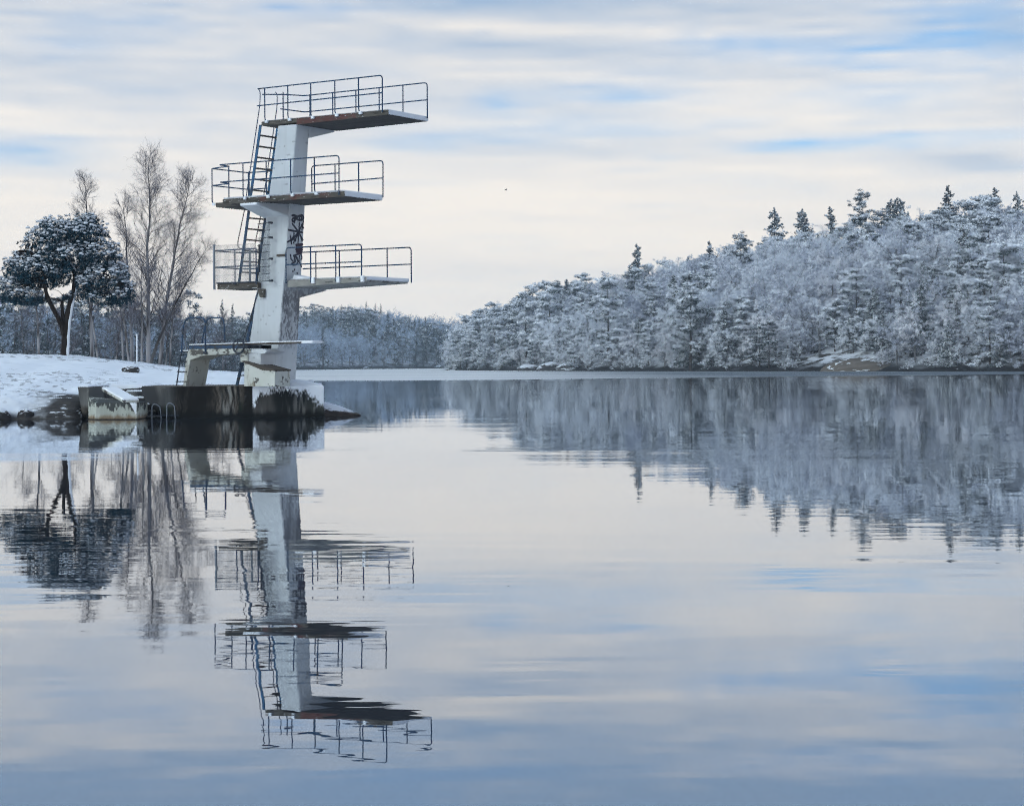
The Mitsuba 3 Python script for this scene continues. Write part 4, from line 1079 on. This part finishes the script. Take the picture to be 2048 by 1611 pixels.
# ------------------------------------------------------------------ birches on the bank
def birch(key, x, y, H, lean, seed, label, spread=2.4, detail=1.0, base=.22, r0=.011, group=None, white=.6):
    R = np.random.RandomState(seed)
    zg = ground_at(x, y) - .1
    tr, cr = Soup(), Soup()
    k = 14
    u = np.linspace(0, 1, k)
    path = np.stack([lean[0] * u ** 1.2 + .02 * H * np.cumsum(R.randn(k)) * u * .35, lean[1] * u + .02 * H * np.cumsum(R.randn(k)) * u * .35, u * H], 1)[None]
    v, f = tubes(path, (r0 * H * (1 - u) ** .85 + .006)[None], 9)
    hz_ = v[:, 2:] / H
    n_ = meshkit.noise(v * [7, 7, 2.2] + seed, 1)[:, None]
    barkw = np.array([.40, .38, .38]) * white / .6
    dk = np.clip((n_ - .45) * 4, 0, 1) * .9
    col = (barkw * (1 - dk) + np.array([.05, .04, .04]) * dk) * np.clip(1.15 - .9 * hz_, .25, 1) + np.array([.06, .045, .042]) * np.clip(hz_ * 1.2 - .3, 0, 1) * .5
    tr.add(v, f, col)
    env = lambda w: spread * (np.clip(1.02 - w, 0, 1) ** .62 * .85 * np.clip((w - base) / .22 + .45, .3, 1) + .12)
    l1, u1 = spawn(R, path, int(46 * detail), base, .985, .72, env, 6, .40, .2)
    v, f = tubes(l1, (np.linspace(1, .3, 6)[None] * (.030 - .021 * u1[:, None]) * H / 11), 4, False)
    cr.add(v, f, np.array([.060, .048, .047]))
    l2, u2 = spawn(R, l1, 7, .18, 1.0, .62, lambda w: spread * .34 * (1.15 - .55 * w), 5, .22)
    ribbons(cr, R, l2, .017, np.array([.085, .07, .07]))
    l3, u3 = spawn(R, l2, 6, .15, 1.0, .6, spread * .18, 4, .05)
    c3 = frosted_colours(R, len(l3), np.array([.085, .075, .085]), np.array([.40, .40, .46]), .22)
    ribbons(cr, R, l3, .0105, c3[:, None] * np.ones((1, 4, 1)))
    l4, u4 = spawn(R, l3, 3, .2, 1.0, .6, spread * .10, 3, -.12)
    c4 = frosted_colours(R, len(l4), np.array([.11, .10, .115]), np.array([.50, .50, .57]), .34)
    ribbons(cr, R, l4, .0075, c4[:, None] * np.ones((1, 3, 1)))
    kk = thing(key, label, 'tree', group)
    for nm, so in (('trunk', tr), ('crown', cr)):
        v, f, c_ = so.out()
        put(kk + '__' + nm, (v + [x, y, zg], f), 'tree_colour', color=c_)
    return kk


birch('birch_tree', -18.9, 100, 11.05, (.15, 0), 51, 'tallest bare birch, straight, with frosted twigs behind the springboard', 2.3, 1.6, .14)
birch('birch_tree', -17.75, 97, 9.6, (1.30, .3), 52, 'bare birch leaning right beside the tallest birch', 2.05, 1.45, .2)
birch('birch_tree', -22.0, 101, 10.1, (-.35, 0), 53, 'bare birch whose top shows above the snowy pine', 1.5, 1.05, .3)
birch('birch_tree', -20.5, 104, 9.3, (-.1, .4), 54, 'greyish bare birch just left of the tallest birch', 1.6, 1.1, .25)
birch('birch_tree', -17.7, 94, 6.0, (2.9, .2), 55, 'strongly slanting bare birch reaching right behind the springboard ladder', 1.7, .55, .3, .012, white=.2)
birch('young_birch', -22.6, 92, 4.6, (-.2, 0), 61, 'thin young birch left of the pine trunk', 1.7, .45, .25, .013)
birch('young_birch', -20.0, 93, 5.2, (-.75, 0), 62, 'crooked young birch with snow on its trunk right of the pine', 1.4, .4, .3, .009)
birch('young_birch', -19.2, 95, 4.9, (-.1, 0), 63, 'thin straight young birch between the pine and the marker post', 1.3, .4, .3, .010)
birch('young_birch', -18.4, 92.5, 5.0, (-.5, 0), 64, 'twisted young birch left of the snowy marker post', 1.4, .45, .3, .012)
birch('young_birch', -17.5, 91, 4.8, (.15, 0), 65, 'slender young birch right of the snowy marker post', 1.4, .45, .3, .012)
birch('young_birch', -16.9, 95, 4.6, (.4, 0), 66, 'thin young birch at the foot of the leaning birch', 1.4, .45, .25, .010)
R = np.random.RandomState(77)
for i_, (a, b) in enumerate(((-24.5, 104), (-23.2, 100), (-21.4, 103), (-20.4, 99), (-19.3, 103), (-18.2, 101), (-17.2, 103), (-16.2, 100), (-15.6, 104), (-25.6, 101))):
    birch('bare_shrub', a, b, 2.3 + 1.1 * R.rand(), (.3 * R.randn(), 0), 80 + i_, 'bare twiggy shrub in the thicket under the birches on the snowy bank', 1.5, .35, .04, .009, 'shrubs in the birch thicket')

# snowy marker post
mp = thing('marker_post', 'thin white snow-plastered marker post on the bank left of the birch trunks', 'post')
zg = ground_at(-16.39, 84)
put(mp + '__post', tubes(np.array([[-16.39, 84, zg - .2], [-16.38, 84, 3.1]]), .03, 8), 'dark_wood')
put(mp + '__snow', tubes(np.array([[-16.365, 83.97, zg - .1], [-16.355, 83.97, 3.14]]), .034, 8), 'snow')

# ------------------------------------------------------------------ the snow-laden pine on the bank
pn = thing('pine_tree', 'umbrella-shaped pine with three dark stems and a snow-laden crown on the bank', 'tree')
PX, PY = -19.74, 85.0
PZ = ground_at(PX, PY) - .05


def pine_path(px_pts, dy0, dy1):
    q = np.array([((a - 130) / 45.3, 0, (710 - b) / 45.3) for a, b in px_pts], float)
    q[:, 1] = np.linspace(dy0, dy1, len(q))
    # resample smoothly
    tt = np.linspace(0, len(q) - 1, 4 * len(q)); i0 = np.clip(tt.astype(int), 0, len(q) - 2); fr_ = (tt - i0)[:, None]
    pm, p0, p1, p2 = q[np.clip(i0 - 1, 0, None)], q[i0], q[i0 + 1], q[np.clip(i0 + 2, None, len(q) - 1)]
    return .5 * (2 * p0 + (p1 - pm) * fr_ + (2 * pm - 5 * p0 + 4 * p1 - p2) * fr_ ** 2 + (3 * p0 - pm - 3 * p1 + p2) * fr_ ** 3) + [PX, PY, PZ]


STEMS = [([(129, 714), (131, 685), (133, 655), (139, 615), (149, 578), (152, 550), (147, 535), (132, 515), (124, 495), (140, 465)], .175, .075, 0, .1),
         ([(130, 668), (122, 640), (108, 612), (97, 585), (94, 555), (88, 530), (70, 505), (50, 500)], .115, .055, -.05, -.6),
         ([(130, 660), (127, 630), (125, 603), (131, 592), (141, 586), (150, 570)], .08, .05, -.1, .2),
         ([(124, 497), (108, 470), (85, 460), (60, 470)], .05, .02, .1, .8), ([(148, 536), (165, 515), (178, 495), (168, 475), (150, 458)], .05, .02, .1, -.7), ([(151, 552), (175, 540), (205, 540), (240, 565)], .045, .015, 0, -.4)]
for k_, (pts_, r0, r1, a, b) in enumerate(STEMS):
    q = pine_path(pts_, a, b)
    v, f = tubes(q[None], np.linspace(r0, r1, len(q))[None] * (1 + .10 * np.sin(np.arange(len(q)) * 1.7))[None], 10)
    put(pn + ('__trunk' if k_ == 0 else '__limb'), (v, f), 'bark_dark', smooth=60)
    if k_ in (0, 4):
        n_ = len(q)
        rr_ = np.linspace(r0, r1, n_)
        qs = q + np.stack([rr_ * .72, -rr_ * .35, rr_ * .1], 1)
        lo_ = 0 if k_ == 0 else n_ // 2
        vv, ff = tubes(qs[None, lo_:], rr_[None, lo_:] * .5, 8)
        put(pn + ('__trunk' if k_ == 0 else f'__limb_{k_ - 1:03d}') + '__snow', (vv, ff), 'snow', smooth=60)
R = np.random.RandomState(5)
LOBES = [(132, 466, 62, 33, 1.6), (170, 462, 46, 32, 1.4), (92, 486, 46, 34, 1.4), (56, 532, 44, 34, 1.3), (20, 576, 34, 30, 1.0), (84, 542, 52, 32, 1.5), (50, 590, 46, 18, 1.0), (198, 508, 44, 34, 1.4), (212, 554, 48, 34, 1.3), (240, 580, 33, 28, 1.0), (210, 594, 46, 16, .9),
         (150, 515, 48, 34, 1.5), (122, 548, 24, 20, .8), (142, 590, 22, 9, .5), (182, 566, 28, 26, 1.0), (104, 515, 40, 30, 1.4), (176, 440, 24, 13, .8), (112, 446, 30, 14, .9)]
cen_, nrm_ = [], []
for cx, cz_, rx, rz, ry in LOBES:
    m = int(30 * rx * rz / 100)
    dv = unit(R.randn(m, 3))
    rad = (.55 + .45 * R.rand(m, 1) ** .5) * (1 + .12 * R.randn(m, 1))
    cen_.append(np.stack([(cx - 130) / 45.3 + dv[:, 0] * rx / 45.3 * rad[:, 0], dv[:, 1] * ry * rad[:, 0], (710 - cz_) / 45.3 + dv[:, 2] * rz / 45.3 * rad[:, 0]], 1))
    nrm_.append(unit(dv * [1 / rx, 1 / (ry * 45), 1 / rz]))
cen, nrm = np.vstack(cen_) + [PX, PY, PZ], np.vstack(nrm_)
clump = meshkit.fbm(cen * 2.2, 3, 6)
keep = clump > .43
cen, nrm, clump = cen[keep], nrm[keep], clump[keep]
M = 18
dirs = unit(R.randn(len(cen), M, 3) + nrm[:, None] * .9 + [0, 0, .45])
base = cen[:, None] + dirs * .012
vec = dirs * (.085 + .065 * R.rand(len(cen), M, 1))
side = unit(np.cross(vec, R.randn(len(cen), M, 3))) * .0145
NC = np.array([.018, .050, .070])
nd = Soup()
nd.leaves(base.reshape(-1, 3), vec.reshape(-1, 3), side.reshape(-1, 3), (NC * (.6 + 1.2 * R.rand(len(cen), 1, 1)) * np.ones((1, M, 1))).reshape(-1, 3))
v, f, c_ = nd.out()
cw = put(pn + '__crown', (v, f), 'tree_colour', color=c_)
# a cushion of snow on the tufts that lie open to the sky
open_ = (nrm[:, 2] > -.25) & (R.rand(len(cen)) < np.clip(.70 + .40 * nrm[:, 2] + 1.3 * (clump - .5), .16, .95))
ico = trimesh.creation.icosphere(subdivisions=1)
iv, jf = ico.vertices, ico.faces
cc = cen[open_]
sc = (.038 + .044 * R.rand(len(cc), 1, 1)) * np.array([1.25, 1.25, .62])
jit = 1 + .28 * (R.rand(len(cc), len(iv), 1) - .5)
vv = cc[:, None] + [0, 0, .055] + iv[None] * sc * jit + np.array([0, 0, 0])
ff = (jf[None] + (np.arange(len(cc)) * len(iv))[:, None, None]).reshape(-1, 3)
put(cw + '__snow', (vv.reshape(-1, 3), ff), 'snow', kind='stuff', smooth=True)
# thin boughs that carry the tufts
near = cen[R.choice(len(cen), 420, replace=False)]
roots = np.vstack([pine_path(p_, a, b)[-14:] for p_, _, _, a, b in STEMS])
ix = np.argmin(((near[:, None] - roots[None]) ** 2).sum(-1), 1)
s_ = np.linspace(0, 1, 5)[None, :, None]
P_ = roots[ix][:, None] * (1 - s_) + near[:, None] * s_ + np.array([0, 0, 1]) * (s_ * (1 - s_)) * .35 + R.randn(len(near), 5, 3) * .03 * s_ * (1 - s_) * 4
put(pn + '__boughs', tubes(P_, np.linspace(.018, .006, 5)[None], 4, False), 'bark_dark')

# a bird over the lake
bi = thing('bird', 'tiny dark bird flying over the lake right of the middle platform', 'bird')
B0 = np.array([-.4, 150, 15.3]); BS = .6
put(bi + '__body', lump(*B0, .10, .036, .03, 2, 2, .05), 'dark_steel', smooth=True)
for sgn in (-1, 1):
    put(bi + '__wing', hull([B0 + BS * np.array(w_) for w_ in ((.05, 0, .03), (-.07, 0, .02), (.1, sgn * .16, .10), (.03, sgn * .16, .09), (.2, sgn * .33, .06), (.0, 0, .015), (.06, sgn * .16, .075))]), 'dark_steel')

# ------------------------------------------------------------------ air
scene['air'] = {'type': 'homogeneous', 'albedo': {'type': 'rgb', 'value': [.78, .90, 1.0]}, 'sigma_t': .00022}
scene['air_boundary'] = {'type': 'null'}
scene['haze'] = {'type': 'cube', 'to_world': T().translate([0, 640, 32]).scale([1300, 700, 38]), 'bsdf': {'type': 'ref', 'id': 'air_boundary'}, 'interior': {'type': 'ref', 'id': 'air'}}
tag('haze', 'thin cold haze over the lake', 'haze', kind='stuff')
